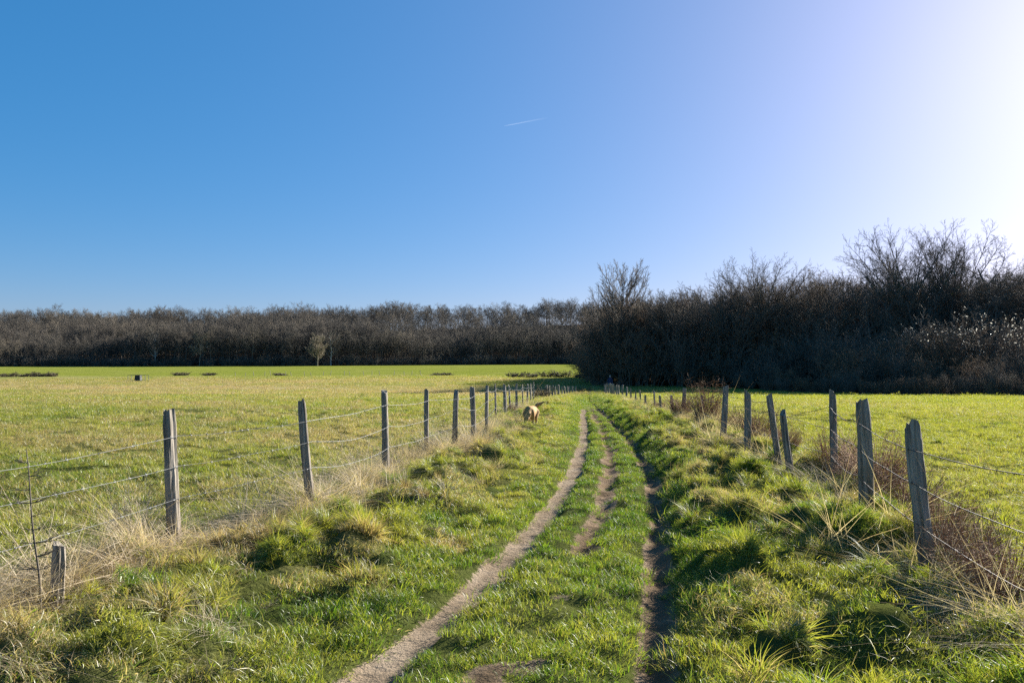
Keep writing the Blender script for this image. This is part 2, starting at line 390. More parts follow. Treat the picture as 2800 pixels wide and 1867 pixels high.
# the wood on the right: its outer edge as a polyline (x, y), the wood lies behind it
WOOD_EDGE = np.array([(19, 160), (13.2, 128), (12.6, 109), (27, 104), (33, 83), (37.7, 73), (44, 66), (60, 58), (95, 62), (140, 66)])
def wood_depth(x, y):
    """rough distance behind the edge of the right-hand wood (negative outside)"""
    ex = np.interp(x, WOOD_EDGE[2:, 0], WOOD_EDGE[2:, 1]); lx = np.interp(y, [100, 109, 128, 160], [12.6, 12.6, 13.2, 19])
    return np.minimum(np.minimum(y - ex, x - lx), 168 - y)
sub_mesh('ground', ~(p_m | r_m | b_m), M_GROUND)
sub_mesh('dirt_path', p_m, M_GROUND)
sub_mesh('wheel_rut', r_m, M_GROUND)
sub_mesh('worn_track_middle', b_m, M_GROUND)

# ------------------------------------------------------------------ grass
def blades(n, Rr, h, wd, lean, curve, seed, dryb=(.0, .5), radial=0., nseg=3, flat=0.):
    rg = np.random.default_rng(seed)
    r = Rr * np.sqrt(rg.random(n)); th = rg.random(n) * 2 * np.pi
    base = np.stack([r * np.cos(th), r * np.sin(th), np.zeros(n)], -1)
    az = np.where(rg.random(n) < radial, th + rg.normal(0, .5, n), rg.random(n) * 2 * np.pi)
    hh = h[0] + (h[1] - h[0]) * rg.random(n) ** 1.3
    ww = wd * (.6 + .8 * rg.random(n))
    ln = lean * (.3 + 1.2 * rg.random(n)); cv = curve * (.3 + 1.3 * rg.random(n))
    d = np.stack([np.cos(az), np.sin(az), np.zeros(n)], -1)
    fa = az + np.pi / 2 + rg.normal(0, .9, n); side = np.stack([np.cos(fa), np.sin(fa), np.zeros(n)], -1)
    ts = np.linspace(0, 1, nseg + 1)
    rows = []; cols = []
    rnd = rg.random(n); db = dryb[0] + (dryb[1] - dryb[0]) * rg.random(n)
    for t in ts:
        c = base + d * (hh * (ln * t + cv * t * t))[:, None]
        c[:, 2] += hh * np.maximum(t - (.45 * cv + .25 * ln) * t * t, .02) * (1 - flat) - .012 * (t == 0)
        wv = ww * (1 - t ** 1.6) * .5
        if t < 1: rows += [c - side * wv[:, None], c + side * wv[:, None]]
        else: rows += [c]
        cc = np.stack([rnd, np.full(n, t), db, np.ones(n)], -1)
        cols += [cc, cc] if t < 1 else [cc]
    V = np.stack(rows, 1).reshape(-1, 3); col = np.stack(cols, 1).reshape(-1, 4); k = len(rows)
    b = np.arange(n)[:, None] * k
    Q = np.concatenate([b + np.array([[2*s, 2*s+1, 2*s+3, 2*s+2]]) for s in range(nseg - 1)])
    T = b + np.array([[k - 3, k - 2, k - 1]])
    return V, Q, T, col
def blade_mesh(name, parts, mat):
    Vs, Qs, Ts, Cs = [], [], [], []; n = 0
    for V_, Q_, T_, C_ in parts:
        Vs.append(V_); Qs.append(Q_ + n); Ts.append(T_ + n); Cs.append(C_); n += len(V_)
    m = mesh_np(name, np.concatenate(Vs), [np.concatenate(Qs), np.concatenate(Ts)])
    a = m.attributes.new('blade', 'FLOAT_COLOR', 'POINT'); a.data.foreach_set('color', np.concatenate(Cs).astype(np.float32).ravel())
    m.materials.append(mat); shade_smooth(m); return m
PROTO = {}
def proto(kind, meshes):
    col = bpy.data.collections.new('prototypes_' + kind)
    for i, m in enumerate(meshes):
        o = bpy.data.objects.new('%s_%02d' % (kind, i), m); col.objects.link(o)
    PROTO[kind] = (col, len(meshes))
proto('turf', [blade_mesh('turf', [blades(85, .14, (.025, .075), .0042, .5, .4, 100 + i, (0, .55)),
                                   blades(5, .14, (.06, .13), .004, .4, .5, 150 + i, (.2, .8))], M_GRASS) for i in range(6)])
proto('sward', [blade_mesh('sward', [blades(150, .30, (.05, .14), .0070, .5, .5, 200 + i, (0, .6)),
                                     blades(32, .30, (.08, .2), .0062, .5, .7, 250 + i, (.2, .9))], M_GRASS) for i in range(6)])
proto('tussock', [blade_mesh('tussock', [blades(130, .10, (.12, .34), .0075, .40, .75, 300 + i, (0, .6), .75, 4),
                                         blades(40, .14, (.05, .16), .007, .9, .6, 350 + i, (.3, 1.), .8)], M_GRASS) for i in range(6)])
proto('fieldpatch', [blade_mesh('fieldpatch', [blades(170, .75, (.05, .12), .014, .6, .5, 400 + i, (0, .6))], M_GRASS) for i in range(5)])
def straw_set(i):
    a = blades(46, .16, (.25, .65), .0048, 1.2, .8, 500 + i, (.7, 1.), .3, 4, .55)
    b = blades(60, .22, (.10, .35), .0042, 1.3, .6, 550 + i, (.6, 1.), .4, 4, .4)
    return blade_mesh('straw', [a, b], M_STRAW)
proto('straw', [straw_set(i) for i in range(6)])
proto('stalk', [blade_mesh('stalk', [blades(9, .2, (.35, .75), .0045, .35, .4, 600 + i, (.5, 1.), .2, 4)], M_STRAW) for i in range(4)])

def scatter(name, kind, P, rot, scl, tint, seed=0, label=None, cat=None, nrm=None):
    col, nvar = PROTO[kind]; rg = np.random.default_rng(seed)
    m = bpy.data.meshes.new(name); m.vertices.add(len(P)); m.vertices.foreach_set('co', np.asarray(P, np.float32).ravel())
    def att(nm, ty, arr, key): a = m.attributes.new(nm, ty, 'POINT'); a.data.foreach_set(key, np.ascontiguousarray(arr).ravel())
    att('rot', 'FLOAT_VECTOR', rot.astype(np.float32), 'vector'); att('scl', 'FLOAT', scl.astype(np.float32), 'value')
    att('tint', 'FLOAT_VECTOR', tint.astype(np.float32), 'vector'); att('pick', 'INT', rg.integers(0, nvar, len(P)).astype(np.int32), 'value')
    if nrm is None: nrm = np.tile(np.array([[0, 0, 1.]]), (len(P), 1))
    att('nrm', 'FLOAT_VECTOR', nrm.astype(np.float32), 'vector')
    o = link(name, m)
    ng = bpy.data.node_groups.new('scatter_' + name, 'GeometryNodeTree')
    ng.interface.new_socket('Geometry', in_out='INPUT', socket_type='NodeSocketGeometry')
    ng.interface.new_socket('Geometry', in_out='OUTPUT', socket_type='NodeSocketGeometry')
    N = ng.nodes; L = ng.links; gi = N.new('NodeGroupInput'); go = N.new('NodeGroupOutput')
    ins = N.new('GeometryNodeInstanceOnPoints'); ci = N.new('GeometryNodeCollectionInfo')
    ci.inputs['Collection'].default_value = col; ci.inputs['Separate Children'].default_value = True; ci.inputs['Reset Children'].default_value = True
    def na(nm, ty):
        n = N.new('GeometryNodeInputNamedAttribute'); n.data_type = ty; n.inputs['Name'].default_value = nm; return n.outputs['Attribute']
    L.new(gi.outputs[0], ins.inputs['Points']); L.new(ci.outputs[0], ins.inputs['Instance']); ins.inputs['Pick Instance'].default_value = True
    L.new(na('pick', 'INT'), ins.inputs['Instance Index']); L.new(na('scl', 'FLOAT'), ins.inputs['Scale'])
    e = N.new('FunctionNodeEulerToRotation'); L.new(na('rot', 'FLOAT_VECTOR'), e.inputs[0])
    al = N.new('FunctionNodeAlignRotationToVector'); al.axis = 'Z'; L.new(na('nrm', 'FLOAT_VECTOR'), al.inputs['Vector'])
    rr = N.new('FunctionNodeRotateRotation'); rr.rotation_space = 'LOCAL'; L.new(al.outputs[0], rr.inputs[0]); L.new(e.outputs[0], rr.inputs[1])
    L.new(rr.outputs[0], ins.inputs['Rotation'])
    L.new(ins.outputs[0], go.inputs[0])
    md = o.modifiers.new('scatter', 'NODES'); md.node_group = ng
    return tag(o, label, cat, kind='stuff')
def wedge(rho, r1, r2, seed, half=R(44), ratio=1.25):
    """random points around the view with areal density rho(d)"""
    rg = np.random.default_rng(seed); X, Y = [], []; r = r1
    while r < r2:
        rn = min(r * ratio, r2); n = int(rho((r + rn) / 2) * half * (rn * rn - r * r))
        rr = np.sqrt(r * r + (rn * rn - r * r) * rg.random(n)); th = (rg.random(n) * 2 - 1) * half
        X.append(rr * np.sin(th)); Y.append(rr * np.cos(th)); r = rn
    return np.concatenate(X), np.concatenate(Y)
def place(name, kind, x, y, seed, base_scl, tilt=.15, dry_add=0., hue_add=0., label=None, cat=None, grow=None, rz=None):
    rg = np.random.default_rng(seed); n = len(x)
    if kind in ('tussock', 'straw', 'stalk'):      # the grass is trodden down where the dog stands
        kk = ~((np.abs(x - .50) < .32) & (y > 18.0) & (y < 19.7)); x, y, n = x[kk], y[kk], int(kk.sum())
    P = np.stack([x, y, height(x, y)], -1); dry, hue = cover(x, y)
    d = np.hypot(x, y); s = base_scl * (.6 + .45 * rg.random(n) + .5 * rg.random(n) ** 3)
    if grow: s = s * grow(d)
    rot = np.stack([rg.normal(0, tilt, n), rg.normal(0, tilt, n), rg.random(n) * 2 * np.pi if rz is None else rz + rg.normal(0, .5, n)], -1)
    tint = np.stack([np.clip(dry + dry_add + rg.normal(0, .08, n), 0, 1), np.clip(hue + hue_add + rg.normal(0, .12, n), 0, 1), np.zeros(n)], -1)
    e = .05; gx = (height(x + e, y) - height(x - e, y)) / (2 * e); gy = (height(x, y + e) - height(x, y - e)) / (2 * e)
    nrm = np.stack([-gx * .85, -gy * .85, np.ones(n)], -1); nrm /= np.linalg.norm(nrm, axis=1)[:, None]
    return scatter(name, kind, P, rot, s, tint, seed, label, cat, nrm)

# fence lines from the posts: (column px, depth or base py, top py, width m)
LEFT = [(476, 1485, 460, 1122, .125), (850, 1375, 831, 1097, .105), (1057, 1292, 1047, 1068, .115), (1165, 1246, 1170, 1066, .09),
        (1243, 1224, 1247, 1071, .115), (1296, 1205, 1291, 1058, .105), (1331, 1186, 1330, 1057, .09)]
LEFT_D = [(1356, 21.5, 1052, .07), (1379, 23.5, 1053, .12), (1396, 25.5, 1054, .06), (1411, 28, 1050, .11), (1429, 31.5, 1053, .06), (1441, 35, 1051, .10),
          (1452, 39, 1049, .09), (1459, 42, 1044, .10), (1493, 53, 1053, .09), (1501, 55, 1054, .09), (1509, 57.5, 1054, .1), (1519, 60, 1056, .08), (1527, 63, 1052, .1),
          (1537, 66, 1057, .08), (1544, 69, 1057, .09), (1551, 72, 1057, .09), (1557, 75, 1056, .09), (1565, 78, 1056, .1), (1574, 81, 1056, .09)]
RIGHT = [(2540, 1562, 2507, 1163, .125), (2374, 1394, 2350, 1096, .140), (2279, 1318, 2284, 1071, .105), (2160, 1285, 2146, 1126, .10),
         (2127, 1268, 2108, 1077, .105), (2045, 1228, 2042, 1071, .11), (1980, 1200, 1981, 1056, .125)]
RIGHT_D = [(1919, 19.6, 1083, .10), (1868, 22, 1062, .125), (1838, 24.2, 1081, .10), (1806, 25.8, 1081, .09), (1790, 27.5, 1067, .07), (1766, 30, 1081, .09), (1751, 33, 1065, .08),
           (1738, 37, 1068, .09), (1726, 42, 1062, .09), (1713, 48, 1058, .1), (1702, 54, 1052, .1), (1691, 58, 1052, .1), (1686, 60.5, 1052, .09), (1679, 63, 1049, .1), (1673, 65.5, 1049, .09),
           (1669, 67.5, 1048, .1), (1664, 70, 1048, .09), (1658, 73, 1048, .1), (1654, 76, 1050, .09)]
def post_list(near, far):
    L_ = []
    for bx, by, tx, ty, wd in near:
        x, d = hit_real(bx, by); h = zat(ty, d) - hz(x, d); L_.append((x, d, (tx - bx) / FPX * d, h, wd))
    for px, d, ty, wd in far:
        x, d = at(px, d); L_.append((x, d, random.Random(px).uniform(-.05, .05), zat(ty, d) - hz(x, d), wd * (1 + .8 * min(1, max(0, (d - 40) / 20)))))
    return L_
PL, PR = post_list(LEFT, LEFT_D), post_list(RIGHT, RIGHT_D)
PL = [(-3.98, 3.4, .02, 1.15, .11)] + PL; PR = [(2.72, 3.1, .02, 1.2, .12)] + PR
fence_l = lambda y_: np.interp(y_, [p[1] for p in PL], [p[0] for p in PL])
fence_r = lambda y_: np.interp(y_, [p[1] for p in PR], [p[0] for p in PR])

def zone(x, y):
    u = x - track(y); g = gauge(y); bare = soil(x, y)[0]
    bare = bare > .22 + .6 * np.random.default_rng(len(x)).random(len(x)) ** 3
    vr = (u > g + .16) & (x < fence_r(y) + .5); vl = (u < -g - .35) & (x > fence_l(y) - .4)
    fr = x >= fence_r(y) + .3; fl = x <= fence_l(y) - .3
    return u, g, bare, vr, vl, fl, fr
inwood = lambda x, y: wood_depth(x, y) > -1
# track turf
x, y = wedge(lambda d: 80 if d < 9 else (45 if d < 18 else 22), 1.2, 60, 1); u, g, bare, vr, vl, fl, fr = zone(x, y)
k = ~bare & (np.abs(u) < 1.35)
place('track_turf', 'turf', x[k], y[k], 11, .85, .12, -.05, -.02, grow=lambda d: np.maximum(1, d / 22) ** .6, label='short trodden turf between the ruts of the track', cat='grass')
# verges: sward then tussocks
x, y = wedge(lambda d: 40 if d < 10 else (22 if d < 22 else 9), 1.2, 85, 2); u, g, bare, vr, vl, fl, fr = zone(x, y)
k = ~bare & (vr | vl)
place('verge_sward', 'sward', x[k], y[k], 12, .56, .25, grow=lambda d: np.maximum(1, d / 22) ** .6, label='medium green grass covering both verges of the track', cat='grass')
x, y = wedge(lambda d: 22 if d < 12 else (11 if d < 25 else 3), 1.5, 85, 3); u, g, bare, vr, vl, fl, fr = zone(x, y)
cl = .25 + .5 * mounds(x, y, .38, 210)[0] + .35 * (fbm(x, y, 2.2, 121, 2) - .5)
k = ~bare & ((vr & (u > g + .3)) | (vl & (u < -g - .55))) & (cl > .50 + .2 * smooth(-2.0, -.9, u) * (u < 0))
place('verge_tussocks', 'tussock', x[k], y[k], 13, .58, .28, .04, .05, grow=lambda d: np.maximum(1, d / 25) ** .5, label='shaggy grass tussocks on the verges beside the track', cat='grass')
# meadows
x, y = wedge(lambda d: 24 if d < 12 else (15 if d < 24 else 6), 2, 46, 4); u, g, bare, vr, vl, fl, fr = zone(x, y)
k = fl | fr
place('meadow_grass', 'sward', x[k], y[k], 14, .72, .15, grow=lambda d: np.maximum(1, d / 18) ** .6, label='grazed grass of the two meadows near the fences', cat='grass')
x, y = wedge(lambda d: 1.9 if d < 90 else .9, 38, 165, 5); u, g, bare, vr, vl, fl, fr = zone(x, y)
k = (fl | fr | (y > 84)) & ~inwood(x, y)
place('distant_meadow_grass', 'fieldpatch', x[k], y[k], 15, 1.0, .1, grow=lambda d: np.maximum(1, d / 60) ** .5, label='short grass of the meadows further from the fences', cat='grass')
x, y = wedge(lambda d: .55 if d < 20 else .2, 4, 75, 7); u, g, bare, vr, vl, fl, fr = zone(x, y)
k = (fl | fr) & (fbm(x, y, 5, 141, 2) > .48)
place('meadow_tufts', 'tussock', x[k], y[k], 18, .42, .3, -.15, -.45, grow=lambda d: np.maximum(1, d / 15) ** .5, label='darker tufts of longer grass dotted over both meadows', cat='grass')
# dry straw along the fences
rg = np.random.default_rng(6)
def along(fn, y0, y1, n, spread, off=0): 
    yy = y0 + (y1 - y0) * rg.random(n) ** 1.35; return fn(yy) + off + rg.normal(0, spread, n), yy
xs_, ys_ = [], []
for a in ((fence_l, 4.2, 16, 290, .13, .12), (fence_l, 16, 84, 420, .26, .05), (fence_r, 3.2, 20, 70, .16, -.08), (fence_r, 20, 76, 430, .30, -.05)):
    X_, Y_ = along(*a); xs_.append(X_); ys_.append(Y_)
x = np.concatenate(xs_); y = np.concatenate(ys_)
place('dry_straw', 'straw', x, y, 16, .95, .25, .75, 0, label='bleached dry straw matted along the foot of both fences', cat='dry grass', grow=lambda d: np.where(d > 18, .6, 1.))
x, y = wedge(lambda d: 2.2 if d < 14 else 1.0, 2, 50, 8); u, g, bare, vr, vl, fl, fr = zone(x, y); k = ~bare & ((vr & (u > g + .3)) | (vl & (u < -g - .6)))
place('dead_blades', 'straw', x[k], y[k], 19, .42, .3, .6, 0, label='scattered dead grass blades lying among the green of the verges', cat='dry grass')
x, y = along(fence_l, 4, 40, 80, .5); x2, y2 = along(fence_r, 3.5, 40, 30, .5)
x = np.concatenate([x, x2]); y = np.concatenate([y, y2])
place('dead_stalks', 'stalk', x, y, 17, .9, .15, .6, 0, label='thin dead grass stalks standing along the fences', cat='dry grass')

# ------------------------------------------------------------------ fences
def post_mesh(seed, h, wd, sides=14):
    rg = random.Random(seed); n = max(7, int(h / .085)); sink = .35
    ph = [rg.uniform(0, 6.28) for _ in range(8)]; groove = [(rg.uniform(0, 6.28), rg.uniform(.10, .26), rg.uniform(.18, .36)) for _ in range(6)]
    bx, by = rg.uniform(-.03, .03), rg.uniform(-.03, .03); el = rg.uniform(.82, 1.0); chip = rg.uniform(0, 6.28); slope = rg.uniform(.015, .05)
    bm = bmesh.new(); rings = []
    for k in range(n + 1):
        t = k / n; z = -sink + (h + sink) * t
        ring = []
        for s in range(sides):
            th = 2 * math.pi * s / sides
            r = wd * .5 * (1.06 - .13 * t) * (1 + .06 * math.sin(2 * th + ph[0] + t * 1.5) + .05 * math.sin(3 * th + ph[1] - t * 2) + .03 * math.sin(7 * t * 3 + ph[2]) + .03 * math.sin(5 * th + 9 * t + ph[6]) + rg.uniform(-.035, .035))
            for ga, gw, gd in groove:
                dd = abs((th - ga - .25 * math.sin(3 * t + ga) + math.pi) % (2 * math.pi) - math.pi)
                if dd < gw * 1.8: r *= 1 - gd * (1 - dd / (gw * 1.8)) * (.35 + .65 * t)
            if t > .97: r *= .90
            zz = z
            if k >= n - 1: zz += (math.cos(th - chip) * slope + rg.uniform(-.022, .014)) * (1 if k == n else .6)
            bend = math.sin(t * 2.6 + ph[3])
            ring.append(bm.verts.new((r * math.cos(th) + bx * bend, r * el * math.sin(th) + by * bend, zz)))
        rings.append(ring)
    for a, b in zip(rings, rings[1:]):
        for s in range(sides): bm.faces.new((a[s], a[(s + 1) % sides], b[(s + 1) % sides], b[s]))
    c = bm.verts.new((bx * .3, by * .3, h - .006))
    for s in range(sides): bm.faces.new((rings[-1][s], rings[-1][(s + 1) % sides], c))
    m = bpy.data.meshes.new('fence_post'); bm.to_mesh(m); bm.free()
    m.materials.append(M_POST); return m
def wire_run(posts, zs, seed, side, dmax, mat):
    """one barbed strand fixed on the posts, sagging between them"""
    tb = Tubes(); rg = random.Random(seed); pts = []; idx = [p for p in posts if p[1] <= dmax]
    anch = []
    for (x, y, ln, h, wd) in idx:
        z = min(zs * h / 1.2 if h > 1.0 else h * .9 if zs > .8 else zs, h - .05) + rg.uniform(-.03, .03)
        anch.append(Vector((x + ln * z / h + side * (wd * .5 + .004), y, hz(x, y) + z)))
    for a, b in zip(anch, anch[1:]):
        n = max(6, int((b - a).length / .16)); sag = rg.uniform(.01, .05) * min(1.5, (b - a).length / 2); ph = rg.uniform(0, 6)
        for k in range(n):
            t = k / n; p = a.lerp(b, t); p.z -= 4 * sag * t * (1 - t) - .006 * math.sin(9 * t + ph) * math.sin(math.pi * t); pts.append(p)
    pts.append(anch[-1])
    tb.add(pts, [(.0021 if p.y < 14 else .0018) * (1.5 if side < 0 else 1) for p in pts], 5)
    acc = 0; barb = .12
    for a, b in zip(pts, pts[1:]):
        L_ = (b - a).length; acc += L_
        if acc > barb and a.y < 22:
            acc = 0; d = (b - a).normalized(); c = a.lerp(b, rg.random())
            tb.add([c - d * .011, c, c + d * .011], [.0036, .0046, .0036], 5)
            for q in range(4):
                v = Vector((rg.uniform(-1, 1), rg.uniform(-1, 1), rg.uniform(-1, 1))); v = (v - d * v.dot(d)).normalized()
                tb.add([c + d * rg.uniform(-.008, .008), c + v * .019 + d * .003], [.0022, .0008], 3, False)
    m = tb.mesh('barbed_wire'); m.materials.append(mat); return m
def fence(name, posts, label, seed, side, notes, wires, mat, dmax, group=None):
    root = empty(name, (posts[1][0], posts[1][1], 0)); o0 = Vector(root.location)
    tag(root, label, 'fence')
    for i, (x, y, ln, h, wd) in enumerate(posts):
        m = post_mesh(seed + i, h, wd, 18 if y < 26 else 8)
        z = hz(x, y)
        o = link('fence_post', m, None, root, Vector((x, y, z)) - o0)
        o.rotation_euler = (random.Random(seed + i).uniform(-.03, .03), math.atan2(ln, h), random.Random(seed * 3 + i).uniform(0, 6))
        o.rotation_mode = 'XYZ'
        # lean about the base first, spin about its own axis
        o.matrix_local = Matrix.Translation(Vector((x, y, z)) - o0) @ Euler((random.Random(seed + i).uniform(-.03, .03), math.atan2(ln, h), 0)).to_matrix().to_4x4() @ Matrix.Rotation(random.Random(seed * 3 + i).uniform(0, 6), 4, 'Z')
        if i in notes: o['label'] = notes[i]
    for k, zz in enumerate(wires):
        link('barbed_wire', wire_run(posts, zz, seed + 50 + k, side, dmax, mat), None, root, -o0)
    return root
fence('wire_fence', PL, 'barbed wire fence with grey weathered posts along the left side of the track', 700, 1,
      {1: 'thickest and nearest grey post with deep vertical cracks', 2: 'bent grey post leaning to the left', 3: 'stout grey post with a brown foot', 10: 'thin dark crooked stake'},
      (.99, .69, .385), M_WIRE, 43)
fence('wire_fence', PR, 'barbed wire fence with dark leaning posts along the right side of the track', 800, -1,
      {1: 'nearest dark post with a notched top, leaning left', 2: 'thick brown post with a worn waist', 3: 'tall split grey post', 4: 'short leaning post with a splayed head', 5: 'plain post leaning left'},
      (1.0, .71, .38), M_RUSTWIRE, 34)
# broken stub beside the sapling
x, d = hit_real(142, 1668)
o = link('broken_post', post_mesh(931, .40, .085), None, None, (x + .02, d, hz(x, d)))
tag(o, 'broken off stub of a fence post behind the bare sapling', 'post')
# far stake fence across the field
root = empty('stake_fence', (-30, 172, hz(-30, 172))); tag(root, 'far thin line of tiny leaning stakes crossing the middle of the field', 'fence')
rg = random.Random(77)
for k, px in enumerate(list(range(640, 1160, 27)) + [1448, 1500, 1560, 1600]):
    x, d = at(px + rg.uniform(-8, 8), 166 + .006 * (px - 640)); z = hz(x, d)
    tb = Tubes(); h = rg.uniform(.7, 1.2); tb.add([(0, 0, -.2), (rg.uniform(-.25, .25), 0, h)], [.06, .05], 5)
    link('stake', tb.mesh('stake'), M_POST, root, Vector((x, d, z)) - Vector(root.location))

# ------------------------------------------------------------------ bare sapling by the left fence
x, d = hit_real(118, 1668); z = hz(x, d)
d -= .12; x = (118 - CX) / FPX * d; z = hz(x, d); root = empty('bare_sapling', (x, d, z)); tag(root, 'leafless dark sapling with short side twigs beside the broken post', 'sapling')
rg = random.Random(5); tb = Tubes(); H_ = 1.06; pts = [(-.09 * t + .008 * math.sin(9 * t), .02 * math.sin(5 * t), -.05 + (H_ + .05) * t) for t in np.linspace(0, 1, 14)]
tb.add(pts, np.linspace(.0085, .0025, 14), 6); link('trunk', tb.mesh('sapling_trunk'), M_BARK, root)
tb = Tubes()
for k in range(34):
    t = rg.uniform(.22, .98); p = Vector(pts[int(t * 13)]); s = rg.choice((-1, 1)); L_ = rg.uniform(.04, .24) * (1.15 - t * .7); up = rg.uniform(-.05, .5)
    yv = rg.uniform(-.7, .7); q = [p + Vector((s * L_ * e, yv * L_ * e, up * L_ * e * e)) for e in (0, .35, .7, 1)]
    tb.add(q, [.003, .0024, .0018, .0012], 4)
    for j in range(3):
        b = q[1].lerp(q[3], rg.random()); tb.add([b, b + Vector((s * rg.uniform(.02, .08), rg.uniform(-.05, .05), rg.uniform(-.01, .07)))], [.002, .001], 3)
link('branches', tb.mesh('sapling_branches'), M_BARK, root)

# ------------------------------------------------------------------ dry weed clumps
def weed_mesh(seed, n, rad, h, r0, fine=5):
    rg = random.Random(seed); tb = Tubes()
    for k in range(n):
        a = rg.uniform(0, 6.28); rr = rad * .55 * math.sqrt(rg.random()); b = Vector((rr * math.cos(a), rr * math.sin(a), -.03))
        a2 = a + rg.gauss(0, .9); L_ = h * rg.uniform(.35, 1.05); out = rad * rg.uniform(.1, .9); dr = rg.uniform(.0, .35)
        q = [b + Vector((math.cos(a2) * out * e ** 1.5, math.sin(a2) * out * e ** 1.5, L_ * (e - dr * e * e))) for e in (0, .3, .6, 1)]
        tb.add(q, [r0, r0 * .85, r0 * .65, r0 * .4], 3)
        for j in range(fine):
            p = q[1].lerp(q[3], rg.random()); v = Vector((rg.gauss(0, 1), rg.gauss(0, 1), rg.uniform(-.3, 1))) * rg.uniform(.03, .12) * h
            tb.add([p, p + v * .6, p + v + Vector((0, 0, -.01))], [r0 * .5, r0 * .4, r0 * .25], 3)
    return tb.mesh('weed_clump')
WV = [weed_mesh(900 + i, 250, .40, .80, .0036) for i in range(4)]
WP = [weed_mesh(950 + i, 110, .34, .62, .0032) for i in range(2)]
BR = [weed_mesh(970 + i, 90, .8, 1.0, .016, 7) for i in range(3)]
def weed(px, d, s, me, mat, label, cat='weeds', name='dry_weed_clump', group=None, dx=0):
    x, d = at(px, d); x += dx
    m = me
    if len(m.materials) == 0: m.materials.append(mat)
    o = link(name, m, None, None, (x, d, hz(x, d) - .02)); k_ = 1.22 if mat is M_WEED and px > 1800 else 1; o.scale = (s[0] * k_, s[1] * k_, s[2] * k_)
    o.rotation_euler = (0, 0, random.Random(px).uniform(0, 6)); return tag(o, label, cat, group)
weed(1932, 19.4, (1.05, 1.05, 1.35), WV[0], M_WEED, 'tallest rusty weed clump swallowing a short post of the right fence')
weed(2078, 14.0, (.85, .85, 1.0), WV[1], M_WEED, 'rusty weed clump between two leaning posts of the right fence')
weed(2284, 10.4, (.75, .75, .72), WV[2], M_WEED, 'low brown weed clump at the foot of the tall split post')
weed(2392, 8.85, (1.0, 1.0, .85), WV[3], M_WEED, 'brown weed clump piled round the foot of the thick brown post')
weed(2470, 7.6, (.85, .85, .6), WV[0], M_WEED, 'low brown weeds between the two nearest posts of the right fence')
weed(2562, 6.35, (.62, .62, .72), WV[1], M_WEED, 'thin brown weeds around the foot of the nearest right post')
weed(2740, 4.95, (.85, .85, .62), WV[2], M_WEED, 'brown bramble like weeds in the near right corner under the wire')
weed(2640, 5.7, (.6, .6, .55), WV[3], M_WEED, 'sparse brown weeds just right of the nearest right post')
weed(1862, 21.8, (.95, .95, .8), WV[2], M_WEED, 'dull weed clump at the foot of a stout post where the right fence bends')
weed(2155, 12.6, (.55, .55, .55), WV[0], M_WEED, 'small weed clump under the short leaning post')
weed(1990, 17.0, (.7, .7, .6), WV[3], M_WEED, 'weed clump hugging the straight tall post of the right fence')
weed(2108, 13.4, (.5, .5, .5), WV[2], M_WEED, 'low weed clump at the foot of the plain left leaning post')
weed(2045, 15.8, (.6, .6, .6), WV[1], M_WEED, 'weed clump wrapped round the post between two rusty clumps')
weed(2332, 9.6, (.6, .6, .5), WV[1], M_WEED, 'low brown weeds between the tall split post and the thick brown post')
weed(1800, 26.5, (.8, .8, .6), WV[0], M_WEED, 'brown weed clump between two thin posts further down the right fence')
weed(1413, 27.5, (.85, .85, .8), WP[0], M_PALEWEED, 'pale bleached weed clump behind the dog at the left fence')
weed(1172, 13.2, (.8, .8, .8), WP[1], M_PALEWEED, 'pale arching stalks at the foot of the slim fourth left post')
weed(1055, 11.2, (.6, .6, .6), WP[0], M_PALEWEED, 'pale straw clump round the foot of the stout left post')
weed(1392, 25.2, (.7, .7, .6), WV[1], M_WEED, 'brown weed clump by the crooked stake of the left fence')
weed(1342, 18.6, (.5, .5, .45), WP[1], M_PALEWEED, 'small pale weed clump beside a left post ahead of the dog')
weed(365, 6.6, (.8, .8, 1.0), WP[0], M_PALEWEED, 'upright dead weed clump left of the nearest left post')
weed(1480, 49, (.95, .95, 1.15), BR[0], M_BRAMBLE, 'reddish brown bramble bush standing in the left fence at the bend', 'bush', 'bramble_bush')
weed(1598, 84, (1.3, 1.3, .9), BR[1], M_BRAMBLE, 'dark low bush where the track turns into the shade', 'bush', 'bramble_bush')
# brambles across the far field
def thicket(px0, px1, d, h, label, seed):
    rg = random.Random(seed); x0, _ = at(px0, d); x1, _ = at(px1, d); tb = Tubes(); n = int(30 + abs(x1 - x0) * 13); cx = (x0 + x1) / 2; zc = hz(cx, d)
    for k in range(n):
        t = rg.random(); bx = x0 + (x1 - x0) * t - cx; hh = h * (.45 + .75 * abs(math.sin(t * 7 + seed)) ) * rg.uniform(.5, 1.1); a = rg.uniform(0, 6.28); rr = rg.uniform(.3, 1.2)
        by = rg.uniform(-.8, .8); q = [Vector((bx + math.cos(a) * rr * e, by + math.sin(a) * rr * e, -.1 + (hh + .1) * (1.5 * e - .65 * e * e))) for e in (0, .33, .66, 1)]
        tb.add(q, [.05, .045, .04, .03], 3)
        for j in range(4):
            p = q[1].lerp(q[3], rg.random()); v = Vector((rg.gauss(0, .3), rg.gauss(0, .3), rg.uniform(-.2, .3))); tb.add([p, p + v], [.04, .02], 3)
    o = link('bramble_thicket', tb.mesh('bramble_thicket'), M_BRAMBLE, None, (cx, d, zc)); tag(o, label, 'brambles')
thicket(-70, 42, 158, .9, 'long low bramble thicket at the left edge of the far field', 1)
thicket(58, 76, 158, .6, 'small bramble tuft between two bramble humps of the far field', 8)
thicket(82, 102, 159, 1.0, 'rounded dark bramble hump in the far left field', 2)
thicket(106, 140, 159, .7, 'low flat bramble patch right of the rounded hump', 3)
